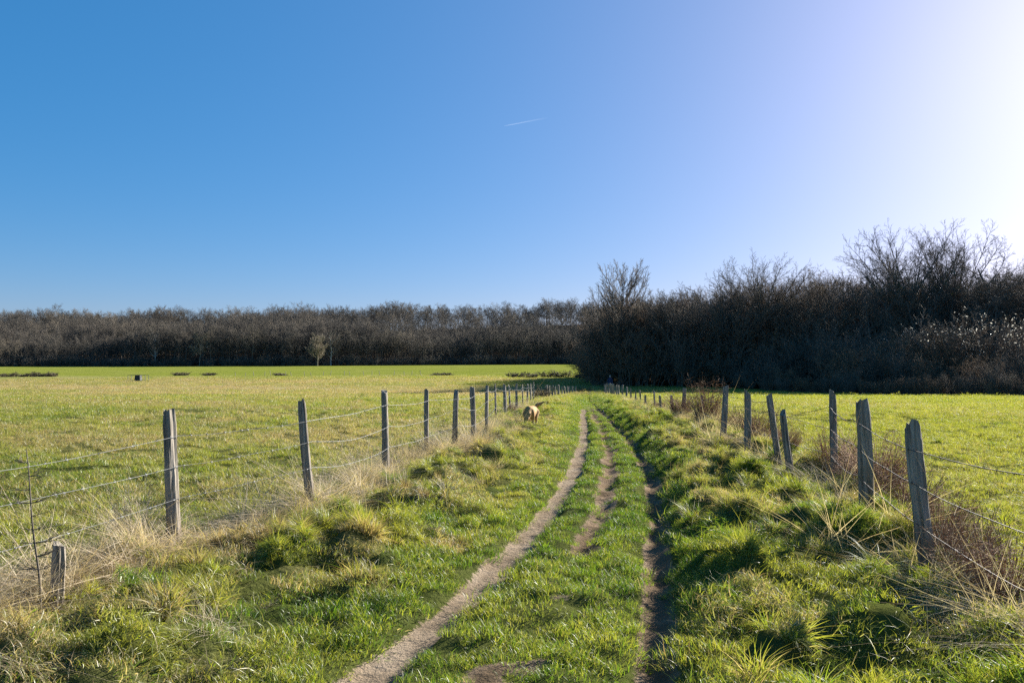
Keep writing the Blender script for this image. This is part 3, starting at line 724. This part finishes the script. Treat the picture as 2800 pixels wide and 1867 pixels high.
thicket(140, 152, 160, 1.0, 'small upright bramble tuft ending the far left row', 9)
thicket(478, 515, 170, .7, 'low bramble patch right of the water tank', 4)
thicket(560, 588, 170, .6, 'smaller bramble patch along the far stakes', 5)
thicket(755, 780, 170, .5, 'tiny bramble patch amid the far stakes', 10)
thicket(1180, 1235, 168, .6, 'low bramble patch in the middle of the far field', 6)
thicket(1388, 1470, 152, 1.15, 'dark bramble hedge left of the wood in the far field', 7)
thicket(1478, 1560, 154, 1.4, 'tallest dark bramble hedge close to the wood', 11)
thicket(1570, 1640, 150, 1.1, 'dark bramble hedge running into the corner of the wood', 12)

# water tank in its frame
def box_bm(bm, c, s, top=1.0):
    v = [bm.verts.new((c[0] + sx * s[0] / 2 * (top if sz > 0 else 1), c[1] + sy * s[1] / 2 * (top if sz > 0 else 1), c[2] + sz * s[2] / 2)) for sz in (-1, 1) for sx, sy in ((-1, -1), (1, -1), (1, 1), (-1, 1))]
    for f in ((3, 2, 1, 0), (4, 5, 6, 7), (0, 1, 5, 4), (1, 2, 6, 5), (2, 3, 7, 6), (3, 0, 4, 7)): bm.faces.new([v[i] for i in f])
x, d = at(379, 132); z = hz(x, d)
root = empty('water_tank', (x, d, z)); tag(root, 'small dark box shaped tank standing inside a thin rail frame in the left field', 'tank')
bm = bmesh.new(); box_bm(bm, (0, 0, .5), (1.0, .9, 1.0), .86); bmesh.ops.bevel(bm, geom=bm.edges[:], offset=.04, segments=2, affect='EDGES')
m = bpy.data.meshes.new('tank'); bm.to_mesh(m); bm.free(); link('tank_body', m, plain('dark_tank', (.035, .04, .04), .5), root)
bm = bmesh.new(); box_bm(bm, (0, 0, 1.035), (1.0, .92, .07)); m = bpy.data.meshes.new('tank_lid'); bm.to_mesh(m); bm.free(); link('lid', m, plain('tank_lid', (.03, .028, .02), .6), root)
tb = Tubes()
for sx in (-1.5, 1.5): tb.add([(sx, -.6, -.2), (sx, -.6, 1.05)], [.04, .04], 6); tb.add([(sx, .6, -.2), (sx, .6, 1.05)], [.04, .04], 6)
for sy in (-.6, .6): tb.add([(-1.5, sy, 1.03), (1.5, sy, 1.03)], [.03, .03], 6); tb.add([(-1.5, sy, .12), (1.5, sy, .12)], [.03, .03], 6)
link('rail_frame', tb.mesh('rail_frame'), plain('rail_metal', (.16, .16, .12), .6), root)

# ------------------------------------------------------------------ trees
class Tree:
    def __init__(s, seed): s.r = random.Random(seed); s.lines = []
    def grow(s, p, d, L_, r, lev, P):
        rg = s.r; n = P['seg'][lev]; pts = [Vector(p)]; rad = [r]; dd = Vector(d).normalized(); tip = P['tip'][lev]
        for k in range(n):
            wv = P['wig'][lev]; dd = (dd + Vector((rg.gauss(0, wv), rg.gauss(0, wv), rg.gauss(0, wv) + P['up'][lev]))).normalized()
            pts.append(pts[-1] + dd * (L_ / n)); rad.append(r * (1 - (1 - tip) * (k + 1) / n))
        s.lines.append((pts, rad, lev))
        if lev + 1 >= len(P['n']) + 1 or lev >= len(P['n']): return
        for c in range(P['n'][lev]):
            t = P['t0'][lev] + (1 - P['t0'][lev]) * (c + rg.random()) / P['n'][lev]; f = t * n; i = min(int(f), n - 1); q = pts[i].lerp(pts[i + 1], f - i)
            ax = (pts[i + 1] - pts[i]).normalized(); a = math.radians(rg.gauss(P['ang'][lev], 9)); az = c * 2.4 + rg.uniform(-.7, .7)
            s1 = ax.orthogonal().normalized(); s2 = ax.cross(s1); nd = ax * math.cos(a) + (s1 * math.cos(az) + s2 * math.sin(az)) * math.sin(a)
            cl = L_ * P['len'][lev] * (1.05 - P['fall'][lev] * t) * rg.uniform(.7, 1.15); cr = max(min(rad[i] * .62, P['rmax'][lev]), P['rmin'])
            s.grow(q, nd, cl, cr, lev + 1, P)
    def mesh(s, levels, name, sides=(7, 5, 4, 3, 3)):
        tb = Tubes()
        for pts, rad, lev in s.lines:
            if lev in levels: tb.add(pts, rad, sides[lev], lev == 0)
        return tb.mesh(name) if tb.n else None
def spec(kind, H, rmin):
    B = dict(seg=(8, 5, 4, 3, 2), tip=(.25, .3, .35, .5, .5), rmin=rmin, rmax=(.12, .05, .025, .016))
    if kind == 'upright':
        B.update(n=(15, 8, 6, 4), t0=(.24, .2, .15, .2), ang=(42, 36, 36, 36), len=(.46, .5, .5, .5), fall=(.45, .4, .4, .3), wig=(.06, .11, .14, .17, .18), up=(.02, .09, .09, .06, .05))
    elif kind == 'poplar':
        B.update(n=(34, 10, 7, 4), t0=(.22, .15, .15, .2), ang=(48, 30, 26, 26), len=(.58, .42, .45, .5), fall=(.55, .35, .3, .3), wig=(.03, .05, .07, .09, .1), up=(.02, .13, .12, .09, .05))
    elif kind == 'oak':
        B.update(n=(13, 9, 7, 5), t0=(.34, .2, .15, .15), ang=(52, 45, 42, 42), len=(.52, .52, .48, .5), fall=(.45, .4, .35, .3), wig=(.06, .13, .17, .2, .2), up=(.02, .05, .05, .04, .03), rmax=(.15, .06, .028, .017))
    elif kind == 'fan':
        B.update(n=(25, 13, 7, 4), t0=(.36, .15, .15, .15), ang=(36, 30, 30, 34), len=(1.25, .36, .42, .5), fall=(.40, .42, .4, .3), wig=(.04, .055, .10, .15, .2), up=(.02, .05, .05, .04, .03), rmax=(.10, .04, .022, .015))
    elif kind == 'far':
        B.update(n=(13, 9, 13), t0=(.36, .25, .15), ang=(56, 44, 44), len=(.58, .5, .5), fall=(.5, .4, .35), wig=(.06, .13, .17, .2), up=(.02, .06, .03, .02))
    return B
def make_tree(seed, kind, H, r, rmin, lean=(0, 0)):
    t = Tree(seed); P = spec(kind, H, rmin); t.grow((0, 0, -.4), (lean[0], lean[1], 1), H * {'oak': .72, 'fan': .5}.get(kind, .86), r, 0, P)
    zs = sorted(p[-1].z for p, r_, lev in t.lines); f = H / zs[int(len(zs) * .996)]; t.lines = [([q * f for q in p], r_, lev) for p, r_, lev in t.lines]; return t
def bush_tree(seed, H, n, rmin, spread=.55):
    t = Tree(seed); P = dict(seg=(5, 4, 3, 2), tip=(.35, .4, .5, .5), rmin=rmin, rmax=(.03, .02, .014), n=(9, 7, 4), t0=(.1, .1, .1), ang=(38, 38, 40), len=(.42, .5, .55), fall=(.4, .3, .3), wig=(.10, .14, .16, .18), up=(.03, .06, .05, .03))
    for k in range(n):
        a = t.r.uniform(0, 6.28); rr = t.r.random() ** .5
        t.grow((math.cos(a) * rr * H * .18, math.sin(a) * rr * H * .18, -.2), (math.cos(a) * spread * rr, math.sin(a) * spread * rr, 1), H * t.r.uniform(.6, .95), .045, 0, P)
    return t
def leaf_cloud(name, centers, size, seed, mat, aspect=.7):
    rg = np.random.default_rng(seed); c = np.asarray(centers); n = len(c)
    a = rg.normal(size=(n, 3)); a /= np.linalg.norm(a, axis=1)[:, None]; b = rg.normal(size=(n, 3)); b -= a * (a * b).sum(1)[:, None]; b /= np.linalg.norm(b, axis=1)[:, None]
    s = size * (.6 + .8 * rg.random(n))[:, None]
    V_ = np.stack([c - a * s, c + b * s * aspect * .5, c + a * s, c - b * s * aspect * .5], 1).reshape(-1, 3)
    m = mesh_np(name, V_, [np.arange(4 * n).reshape(-1, 4)]); m.materials.append(mat); return m
def leaf_material(name, col, transl=.3, rough=.3, gloss=.12):
    m, N, L, o = new_mat(name); tc = N.new('ShaderNodeTexCoord'); n = noise(N, L, tc.outputs['Object'], 1.3, 3)
    c = mix_rgb(N, L, n, tuple(v * .6 for v in col), tuple(v * 1.35 for v in col))
    d = N.new('ShaderNodeBsdfDiffuse'); t = N.new('ShaderNodeBsdfTranslucent'); L.new(c, d.inputs[0]); L.new(c, t.inputs[0])
    mx = N.new('ShaderNodeMixShader'); mx.inputs[0].default_value = transl; L.new(d.outputs[0], mx.inputs[1]); L.new(t.outputs[0], mx.inputs[2])
    g = N.new('ShaderNodeBsdfGlossy'); g.inputs['Roughness'].default_value = rough; m2 = N.new('ShaderNodeMixShader'); m2.inputs[0].default_value = gloss
    L.new(mx.outputs[0], m2.inputs[1]); L.new(g.outputs[0], m2.inputs[2]); L.new(m2.outputs[0], o.inputs[0]); return m
M_IVY = leaf_material('ivy_leaves', (.025, .05, .014), .3, .28, .10)
M_SILVER = leaf_material('silvery_leaves', (.62, .60, .52), .55, .35, .12)
M_DRYLEAF = leaf_material('clinging_dry_leaves', (.16, .085, .04), .4, .5, .04)

def tree_parts(t, root, tm, cm, lev0=(0, 1)):
    link('trunk', t.mesh(lev0, 'tree_trunk'), tm, root)
    c = t.mesh(tuple(k for k in range(5) if k not in lev0), 'tree_crown')
    if c: link('crown', c, cm, root)
def ivy_on(t, root, H, frac, n, seed):
    rg = random.Random(seed); pts = []; L_ = [(p, r, lev) for p, r, lev in t.lines if lev <= 1]
    while len(pts) < n:
        p, r, lev = rg.choice(L_[:1] * 6 + L_); k = rg.randrange(len(p) - 1); q = p[k].lerp(p[k + 1], rg.random())
        if q.z > H * frac * rg.uniform(.6, 1.0) : continue
        s = (.55 if lev == 0 else .3) * abs(rg.gauss(0, .8)) + .05; v = Vector((rg.gauss(0, 1), rg.gauss(0, 1), rg.gauss(0, .7))).normalized() * s
        pts.append(tuple(q + v))
    link('ivy', leaf_cloud('ivy', pts, .17, seed, M_IVY), None, root)

EDGE_LABEL = 'dark bare tree crowding the front of the wood on the right'
EDGE_GROUP = 'bare trees of the wood on the right'
# unique trees
def unique(px, d, kind, H, r, label, seed, rmin=.014, tm=None, cm=None, ivy=None, name='bare_tree'):
    x, d = at(px, d); root = empty(name, (x, d, hz(x, d)), seed * 1.7); tag(root, label, 'tree')
    t = make_tree(seed, kind, H, r, rmin); tree_parts(t, root, tm or M_BARK, cm or M_TWIG)
    if ivy: ivy_on(t, root, H, ivy[0], ivy[1], seed)
    return root
def hgt(top_py, px, d):
    x, d = at(px, d); return zat(top_py, d) - hz(x, d)
unique(1695, 109, 'poplar', hgt(716, 1695, 109), .26, 'tall pale poplar like tree rising at the left end of the right wood', 41, .016)
unique(2080, 107, 'fan', hgt(704, 2080, 107), .30, 'round headed bare tree standing above the middle of the right wood', 42)
unique(2500, 108, 'fan', hgt(612, 2500, 108), .46, 'left one of two tall ivy clad trees high above the right wood', 43, .015, ivy=(.72, 5200), name='ivy_tree')
unique(2622, 110, 'fan', hgt(620, 2622, 110), .46, 'right one of two tall ivy clad trees high above the right wood', 44, .015, ivy=(.66, 5200), name='ivy_tree')
unique(2765, 100, 'oak', hgt(640, 2765, 100), .34, 'spreading bare tree at the right edge above the silvery bushes', 45)
unique(2430, 116, 'upright', hgt(670, 2430, 116), .3, 'slim bare tree just left of the two ivy clad trees', 46)
unique(1640, 113, 'oak', hgt(800, 1640, 113), .24, 'low spreading bare tree at the left corner of the right wood', 47)
# wood variants
VAR = []
for i in range(5):
    root = empty('wood_tree', (0, 0, 0)); t = make_tree(60 + i, ('fan', 'upright', 'oak', 'fan', 'upright')[i], 15, .2, .014); tree_parts(t, root, M_BARK, M_TWIG if i != 2 else M_TWIGRED); VAR.append(root)
    if i in (1, 3): ivy_on(t, root, 15, .55, 2200, 60 + i)
BUSH = []
for i in range(4):
    root = empty('wood_shrub', (0, 0, 0)); t = bush_tree(80 + i, 6.5, 13, .014); link('stems', t.mesh((0,), 'shrub_stems', (5, 4, 3, 3)), M_BARK, root)
    link('twigs', t.mesh((1, 2, 3), 'shrub_twigs', (5, 4, 3, 3)), M_TWIG if i % 2 else M_TWIGRED, root); BUSH.append(root)
rg = random.Random(9)
used = set()
def put(V_, i, x, y, s, label, cat, group):
    if (id(V_), i) not in used: o = V_[i]; used.add((id(V_), i))
    else: o = None
    args = ((x, y, hz(x, y)), rg.uniform(0, 6.28), (s * rg.uniform(.9, 1.15), s * rg.uniform(.9, 1.15), s))
    if o is None: o = copy_tree(V_[i], *args)
    else: o.location = args[0]; o.rotation_euler = (0, 0, args[1]); o.scale = args[2]
    return tag(o, label, cat, group)
ROW_LABEL = ['bare tree in the front rank of the wood on the right', 'bare tree deep inside the wood on the right']
top_prof = lambda px: np.interp(px, [1600, 1660, 1750, 1900, 2000, 2120, 2200, 2300, 2400, 2480, 2700, 2800, 3100], [845, 835, 812, 796, 782, 776, 752, 746, 752, 765, 760, 735, 725])
for row, (off, sp) in enumerate(((1.5, 2.6), (6, 3.4), (12, 4.0), (20, 4.6), (30, 5.5), (42, 6.0))):
    xx = 13.5 + off * .12
    while xx < 86:
        y0 = np.interp(xx, [12.6, 30, 50, 90], [109, 104, 103, 104]); y_ = y0 + off + rg.uniform(-1.5, 1.5); x_ = xx + rg.uniform(-1, 1); xx += sp * rg.uniform(.75, 1.25)
        px = CX + x_ / y_ * FPX
        if px > 3150 or y_ > 160: continue
        H_ = zat(top_prof(px) + rg.uniform(-16, 20), y_) - hz(x_, y_); i = rg.randrange(5)
        put(VAR, i, x_, y_, max(.6, H_ / 15.2), ROW_LABEL[0 if row < 2 else 1], 'tree', 'bare trees of the wood on the right')
# left flank of the wood
for k in range(16):
    y_ = 112 + k * 3.2 + rg.uniform(-1, 1); x_ = np.interp(y_, [109, 128, 160], [13.2, 14.2, 20]) + rg.uniform(0, 3)
    put(VAR, rg.randrange(5), x_, y_, rg.uniform(.55, .75), 'bare tree along the left flank of the wood on the right', 'tree', 'bare trees of the wood on the right')
# undergrowth
for k in range(110):
    x_ = 12.8 + 74 * (k + rg.random()) / 110; y0 = np.interp(x_, [12.6, 30, 50, 90], [108, 103, 101, 101]); y_ = y0 + (.5, 4, 9, 15, 23)[k % 5] + rg.uniform(-1, 1)
    put(BUSH, rg.randrange(4), x_, y_, rg.uniform(.75, 1.25), 'leafless shrub in the dark undergrowth of the right wood', 'shrub', 'undergrowth shrubs of the right wood')
for k in range(14):
    y_ = 110 + k * 3.6; x_ = np.interp(y_, [109, 128, 160], [12.6, 13.4, 19]) + rg.uniform(-.4, .8)
    put(BUSH, rg.randrange(4), x_, y_, rg.uniform(.7, 1.1), 'leafless shrub on the left flank of the right wood', 'shrub', 'undergrowth shrubs of the right wood')
# sloping bushy apron at the right end: low in front, higher behind
for k in range(120):
    t = rg.random() if k % 2 else .06 * rg.random(); x_ = 29 + 46 * (k + rg.random()) / 120; f = np.interp(x_, [27, 33, 37.7, 44, 60, 95], [104, 83, 73, 66, 58, 62]) + .8; y_ = f + (101 - f) * t
    s = (1.7 + .30 * (y_ - f)) * rg.uniform(.8, 1.2) / 6.5
    put(BUSH, rg.randrange(4), x_, y_, min(s, 1.35), 'dark thorny shrub in the bushy apron below the silvery bushes', 'shrub', 'shrubs of the bushy apron at the right')
# silvery bushes
def silver(px, d, H_, label, seed, n):
    x_, d = at(px, d); root = empty('silvery_bush', (x_, d, hz(x_, d))); tag(root, label, 'bush'); t = bush_tree(seed, H_, 14, .014, .8)
    link('stems', t.mesh((0,), 'bush_stems', (5, 4, 3, 3)), M_BARK, root); link('twigs', t.mesh((1, 2, 3), 'bush_twigs', (5, 4, 3, 3)), M_TWIGRED, root)
    rg_ = random.Random(seed); P_ = []
    ends = [p[-1] for p, r, lev in t.lines if lev >= 1 and p[-1].z > H_ * .45]
    for k in range(n):
        e = rg_.choice(ends)
        if rg_.random() < (e.z / H_ - .35) * 1.5: P_.append(tuple(e + Vector((rg_.gauss(0, .15), rg_.gauss(0, .15), rg_.gauss(0, .15)))))
    link('leaves', leaf_cloud('silver_leaves', P_, .10, seed, M_SILVER), None, root)
silver(2610, 84, 9.0, 'bush flecked with bright white leaves below the two ivy clad trees', 301, 1150)
silver(2785, 80, 8.6, 'bush flecked with bright white leaves at the right edge of the photo', 302, 1000)
silver(2395, 92, 7.2, 'thin bush with a few bright leaves in front of the dark wood', 303, 120)

# ------------------------------------------------------------------ far wood
FARV = []
for i in range(5):
    t = make_tree(120 + i, 'far', 18, .22, .020); tb = Tubes()
    for p, r, lev in t.lines: tb.add(p, r, (5, 4, 3, 3)[lev], False)
    m = tb.mesh('far_tree'); m.materials.append((M_FARTWIG, M_FARDARK, M_FARPALE, M_FARTWIG, M_FARDARK)[i]); FARV.append(m)
proto('fartree', FARV)
t = bush_tree(140, 7, 12, .03, .7); m = t.mesh((0, 1, 2), 'far_bush', (4, 3, 3, 3)); m.materials.append(M_FARTWIG); proto('farbush', [m])
rg2 = np.random.default_rng(33); PX, PY, PS = [], [], []
for row in range(22):
    off = 2 + row * 7 + (row > 6) * (row - 6) * 3; n = 185 if row < 12 else 135
    q = -.95 + 2.0 * (np.arange(n) + rg2.random(n)) / n; F_ = forest_front(q); y_ = F_ + off + rg2.normal(0, 2, n); PX.append(q * y_); PY.append(y_); PS.append((.78 + .18 * rg2.random(n) + .10 * (rg2.random(n) > .93)) * (1 + .1 * min(row, 3)))
x = np.concatenate(PX); y = np.concatenate(PY); s = np.concatenate(PS) * (.72 + .32 * smooth(.3, .7, fbm(x, y, 38, 301, 2))); n = len(x)
scatter('far_wood', 'fartree', np.stack([x, y, height(x, y)], -1), np.stack([np.zeros(n), np.zeros(n), rg2.random(n) * 6.28], -1), s, np.zeros((n, 3)), 3, 'bare brown wood covering the rise behind the far field', 'wood')
q = -.95 + 2.0 * rg2.random(1500); y = forest_front(q) + rg2.random(1500) * 18 - 5; x = q * y; n = 1500
scatter('far_undergrowth', 'farbush', np.stack([x, y, height(x, y)], -1), np.stack([np.zeros(n), np.zeros(n), rg2.random(n) * 6.28], -1), .22 + .7 * rg2.random(n) ** 1.5, np.zeros((n, 3)), 4, 'dark undergrowth along the foot of the far wood', 'undergrowth')
unique(868, 338, 'poplar', 14.5, .28, 'small pale bare tree standing in front of the dark far wood', 51, .035, M_PALETWIG, M_PALETWIG, name='pale_tree')
unique(425, 333, 'upright', 18, .30, 'white stemmed birch at the front of the far wood on the left', 52, .03, M_PALEBARK, M_FARTWIG, name='birch_tree')
unique(545, 335, 'oak', 15, .26, 'pale broad bare tree in the front rank of the far wood', 53, .034, M_PALETWIG, M_PALETWIG, name='pale_tree')
unique(905, 352, 'upright', 17, .34, 'tree with white forked trunk near the small pale tree', 54, .03, M_PALEBARK, M_FARTWIG, name='birch_tree')
unique(1282, 440, 'oak', 24, .4, 'big round crown standing out on the skyline of the far wood', 55, .035, M_BARK, M_FARTWIG)
unique(430, 470, 'oak', 24, .4, 'broad crown poking above the left skyline of the far wood', 56, .035, M_BARK, M_FARTWIG)
# conifers on the far skyline
rg = random.Random(4)
def conifer(seed, H_):
    r_ = random.Random(seed); tb = Tubes(); tb.add([(0, 0, -.3), (0, 0, H_)], [.25, .04], 5); P_ = []
    for k in range(1500):
        t = r_.random() ** .8; z_ = H_ * (.35 + .65 * t); rr = H_ * .24 * (1 - t) ** .7 * math.sqrt(r_.random()) + .1; a = r_.uniform(0, 6.28); P_.append((rr * math.cos(a), rr * math.sin(a), z_ - rr * .15))
    return tb.mesh('conifer_trunk'), leaf_cloud('conifer_crown', P_, .55, seed, M_CONIFER, .8)
ct, cc = conifer(7, 17)
first = None
for px, dd in ((195, 505), (215, 500), (232, 508), (250, 503), (266, 500), (283, 506), (300, 502), (384, 500)):
    x_, d_ = at(px, dd); z_ = hz(x_, d_)
    if first is None:
        first = empty('conifer', (x_, d_, z_)); link('trunk', ct, M_BARK, first); link('crown', cc, None, first); o = first
    else: o = copy_tree(first, (x_, d_, z_), rg.uniform(0, 6), rg.uniform(.85, 1.1))
    if px == 384: tag(o, 'lone dark conifer tip on the left skyline of the far wood', 'conifer', 'conifers on the far skyline')
    else: tag(o, 'dark green conifer in the small clump on the left skyline', 'conifer', 'conifers on the far skyline')

# ------------------------------------------------------------------ dog and walker: one continuous skin each
def blob_body(name, caps, balls, voxel, mat, parent, smooth_it=6):
    bm = bmesh.new()
    for a, b, ra, rb in caps:
        a = Vector(a); b = Vector(b); n = max(2, int((b - a).length / (min(ra, rb) * .5)))
        for k in range(n + 1):
            t = k / n; bmesh.ops.create_icosphere(bm, subdivisions=2, radius=ra + (rb - ra) * t, matrix=Matrix.Translation(a.lerp(b, t)))
    for c, s, rot in balls:
        bmesh.ops.create_icosphere(bm, subdivisions=3, radius=1, matrix=Matrix.Translation(c) @ Euler(rot).to_matrix().to_4x4() @ Matrix.Diagonal((*s, 1)))
    m = bpy.data.meshes.new(name); bm.to_mesh(m); bm.free()
    o = bpy.data.objects.new(name, m); C.objects.link(o)
    r = o.modifiers.new('remesh', 'REMESH'); r.mode = 'VOXEL'; r.voxel_size = voxel; r.use_smooth_shade = True
    s = o.modifiers.new('smooth', 'SMOOTH'); s.iterations = smooth_it; s.factor = .5
    dg = bpy.context.evaluated_depsgraph_get(); me = bpy.data.meshes.new_from_object(o.evaluated_get(dg)); me.name = name
    o.modifiers.clear(); o.data = me; me.materials.clear(); me.materials.append(mat); shade_smooth(me)
    if parent: o.parent = parent
    return o
def fur_material():
    m, N, L, o = new_mat('golden_fur'); tc = N.new('ShaderNodeTexCoord'); P = tc.outputs['Object']
    n1 = noise(N, L, P, 5, 4); n2 = noise(N, L, vmap(N, L, P, (60, 18, 40)), 1, 3)
    c = ramp(N, L, n1, [(.3, (.30, .15, .05)), (.55, (.42, .24, .09)), (.75, (.52, .34, .155))])
    c = mix_rgb(N, L, math_n(N, L, 'MULTIPLY', math_n(N, L, 'SUBTRACT', .5, n2), 1.2, True), c, (.32, .17, .06))
    p = N.new('ShaderNodeBsdfPrincipled'); L.new(c, p.inputs['Base Color']); p.inputs['Roughness'].default_value = .8
    p.inputs['Specular IOR Level'].default_value = .2
    bp = N.new('ShaderNodeBump'); bp.inputs['Strength'].default_value = .6; bp.inputs['Distance'].default_value = .02; L.new(n2, bp.inputs['Height']); L.new(bp.outputs[0], p.inputs['Normal'])
    L.new(p.outputs[0], o.inputs[0]); return m
M_FUR = fur_material()
dx, dd = at(1451, 19.2)
dog = empty('dog', (dx, dd, hz(dx, dd) + .02), R(-13)); dog.scale = (.88,) * 3; tag(dog, 'golden furred dog sniffing its way down the left verge, tail raised', 'dog')
# dog's own axes: -Y forward (to the camera), +Y towards the tail
caps = [((0, -.24, .43), (0, .30, .44), .18, .155), ((0, -.20, .40), (0, .05, .36), .175, .14),            # trunk
        ((0, -.30, .50), (0, -.50, .36), .115, .085), ((0, -.48, .36), (0, -.56, .27), .092, .080),       # neck, skull
        ((0, -.57, .25), (0, -.66, .15), .055, .036),                                                      # muzzle
        ((0, .40, .50), (.08, .56, .58), .042, .055), ((.08, .56, .58), (.27, .72, .68), .066, .022)]         # tail
for s in (-1, 1):
    f = .05 * s
    caps += [((.10 * s, -.26, .38), (.10 * s, -.22 + f, .22), .075, .048), ((.10 * s, -.22 + f, .22), (.10 * s, -.27 + 2 * f, .05), .042, .032), ((.10 * s, -.27 + 2 * f, .035), (.10 * s, -.32 + 2 * f, .025), .036, .03),
             ((.095 * s, .27, .40), (.11 * s, .20 - f, .25), .115, .065), ((.11 * s, .20 - f, .25), (.105 * s, .36 - f, .17), .055, .038), ((.105 * s, .36 - f, .17), (.105 * s, .33 - f, .04), .034, .03), ((.105 * s, .33 - f, .035), (.105 * s, .27 - f, .025), .036, .03)]
balls = [((.085 * s, -.49, .36), (.022, .05, .085), (.3, .25 * s, 0)) for s in (-1, 1)] + [((0, -.54, .31), (.07, .06, .055), (0, 0, 0))]
blob_body('body', caps, balls, .016, M_FUR, dog)
bm = bmesh.new(); bmesh.ops.create_uvsphere(bm, u_segments=10, v_segments=8, radius=.026, matrix=Matrix.Translation((0, -.688, .148)) @ Matrix.Diagonal((1, .8, .75, 1))); m = bpy.data.meshes.new('nose'); bm.to_mesh(m); bm.free(); shade_smooth(m)
M_BLACK = plain('black_nose', (.02, .016, .014), .4); link('nose', m, M_BLACK, dog)
for s in (-1, 1):
    bm = bmesh.new(); bmesh.ops.create_uvsphere(bm, u_segments=8, v_segments=6, radius=.015, matrix=Matrix.Translation((.045 * s, -.595, .305))); m = bpy.data.meshes.new('eye'); bm.to_mesh(m); bm.free(); link('eye', m, M_BLACK, dog)

wx, wd_ = at(1668, 90)
man = empty('person', (wx, wd_, hz(wx, wd_)), R(8)); tag(man, 'person in a dark blue jacket walking on the shaded track by the wood', 'person')
man.scale = (1.07,) * 3
M_SKIN = plain('skin', (.52, .34, .25), .6, 0, .08)
cp = [((0, 0, 1.42), (0, 0, 1.56), .05, .05), ((0, -.01, 1.62), (0, -.005, 1.68), .082, .088), ((0, 0, 1.0), (0, 0, 1.36), .12, .13)]
for s in (-1, 1):
    cp += [((.17 * s, 0, 1.38), (.25 * s, .02 * s, 1.12), .05, .042), ((.25 * s, .02 * s, 1.12), (.26 * s, -.08, .90), .04, .028), ((.26 * s, -.085, .88), (.26 * s, -.10, .82), .034, .03)]
    for f in range(4): cp.append(((.26 * s - .022 + .015 * f, -.10, .81), (.262 * s - .022 + .015 * f, -.105 - .01 * f, .745 - (.012 if f in (1, 2) else 0)), .009, .007))
    cp.append(((.235 * s, -.11, .84), (.215 * s, -.135, .79), .011, .008))
    cp += [((.09 * s, 0, .95), (.10 * s, -.05 * s, .52), .085, .06), ((.10 * s, -.05 * s, .52), (.10 * s, .04 * s, .09), .055, .038), ((.10 * s, .05 * s, .045), (.10 * s, .05 * s - .14, .035), .042, .034)]
bl = [((0, -.085, 1.635), (.016, .025, .026), (0, 0, 0)), ((-.088, 0, 1.64), (.014, .024, .035), (0, 0, 0)), ((.088, 0, 1.64), (.014, .024, .035), (0, 0, 0))]
blob_body('body', cp, bl, .014, M_SKIN, man, 2)
cj = [((0, .01, .88), (0, 0, 1.40), .175, .165), ((-.08, .01, .9), (.08, .01, .9), .15, .15), ((-.14, 0, 1.38), (.14, 0, 1.38), .085, .085), ((0, 0, 1.44), (0, 0, 1.5), .085, .075)]
for s in (-1, 1): cj += [((.17 * s, 0, 1.38), (.25 * s, .02 * s, 1.12), .078, .066), ((.25 * s, .02 * s, 1.12), (.26 * s, -.07, .93), .064, .05)]
blob_body('jacket', cj, [], .02, plain('blue_jacket', (.02, .035, .085), .6, 0, .15), man, 3)
ct_ = []
for s in (-1, 1): ct_ += [((.085 * s, 0, .93), (.10 * s, -.05 * s, .52), .115, .085), ((.10 * s, -.05 * s, .52), (.10 * s, .04 * s, .12), .082, .065)]
blob_body('trousers', ct_, [], .02, plain('dark_trousers', (.02, .022, .035), .8, 0, .15), man, 3)
blob_body('hair', [((0, .02, 1.69), (0, .03, 1.66), .095, .088)], [((0, -.02, 1.735), (.075, .075, .035), (0, 0, 0))], .016, plain('grey_hair', (.42, .40, .36), .8, 0, .15), man, 2)

# ------------------------------------------------------------------ contrail
def sky_pt(px, py, D): return EYE + ray(px, py).normalized() * D
a, b = sky_pt(1378, 345, 9000), sky_pt(1500, 322, 9000); tb = Tubes(); n = 26; rg = random.Random(3); pts = []; rad = []
for k in range(n):
    t = k / (n - 1); pts.append(a.lerp(b, t) + Vector((0, 0, rg.uniform(-1.5, 1.5)))); rad.append((4 + 7 * t) * min(1, .2 + 6 * t))
tb.add(pts, rad, 8); me = tb.mesh('contrail')
m, N, L, o = new_mat('ice_trail'); d1 = N.new('ShaderNodeBsdfTranslucent'); d1.inputs[0].default_value = (.9, .9, .9, 1); tr = N.new('ShaderNodeBsdfTransparent')
tc = N.new('ShaderNodeTexCoord'); sx = N.new('ShaderNodeSeparateXYZ'); L.new(tc.outputs['Generated'], sx.inputs[0])
mx = N.new('ShaderNodeMixShader'); L.new(math_n(N, L, 'MULTIPLY', math_n(N, L, 'SUBTRACT', 1.0, sx.outputs[0]), .032, True), mx.inputs[0])
L.new(tr.outputs[0], mx.inputs[1]); L.new(d1.outputs[0], mx.inputs[2]); L.new(mx.outputs[0], o.inputs[0])
tag(link('contrail', me, m), 'thin short white aircraft trail high in the blue sky', 'contrail')
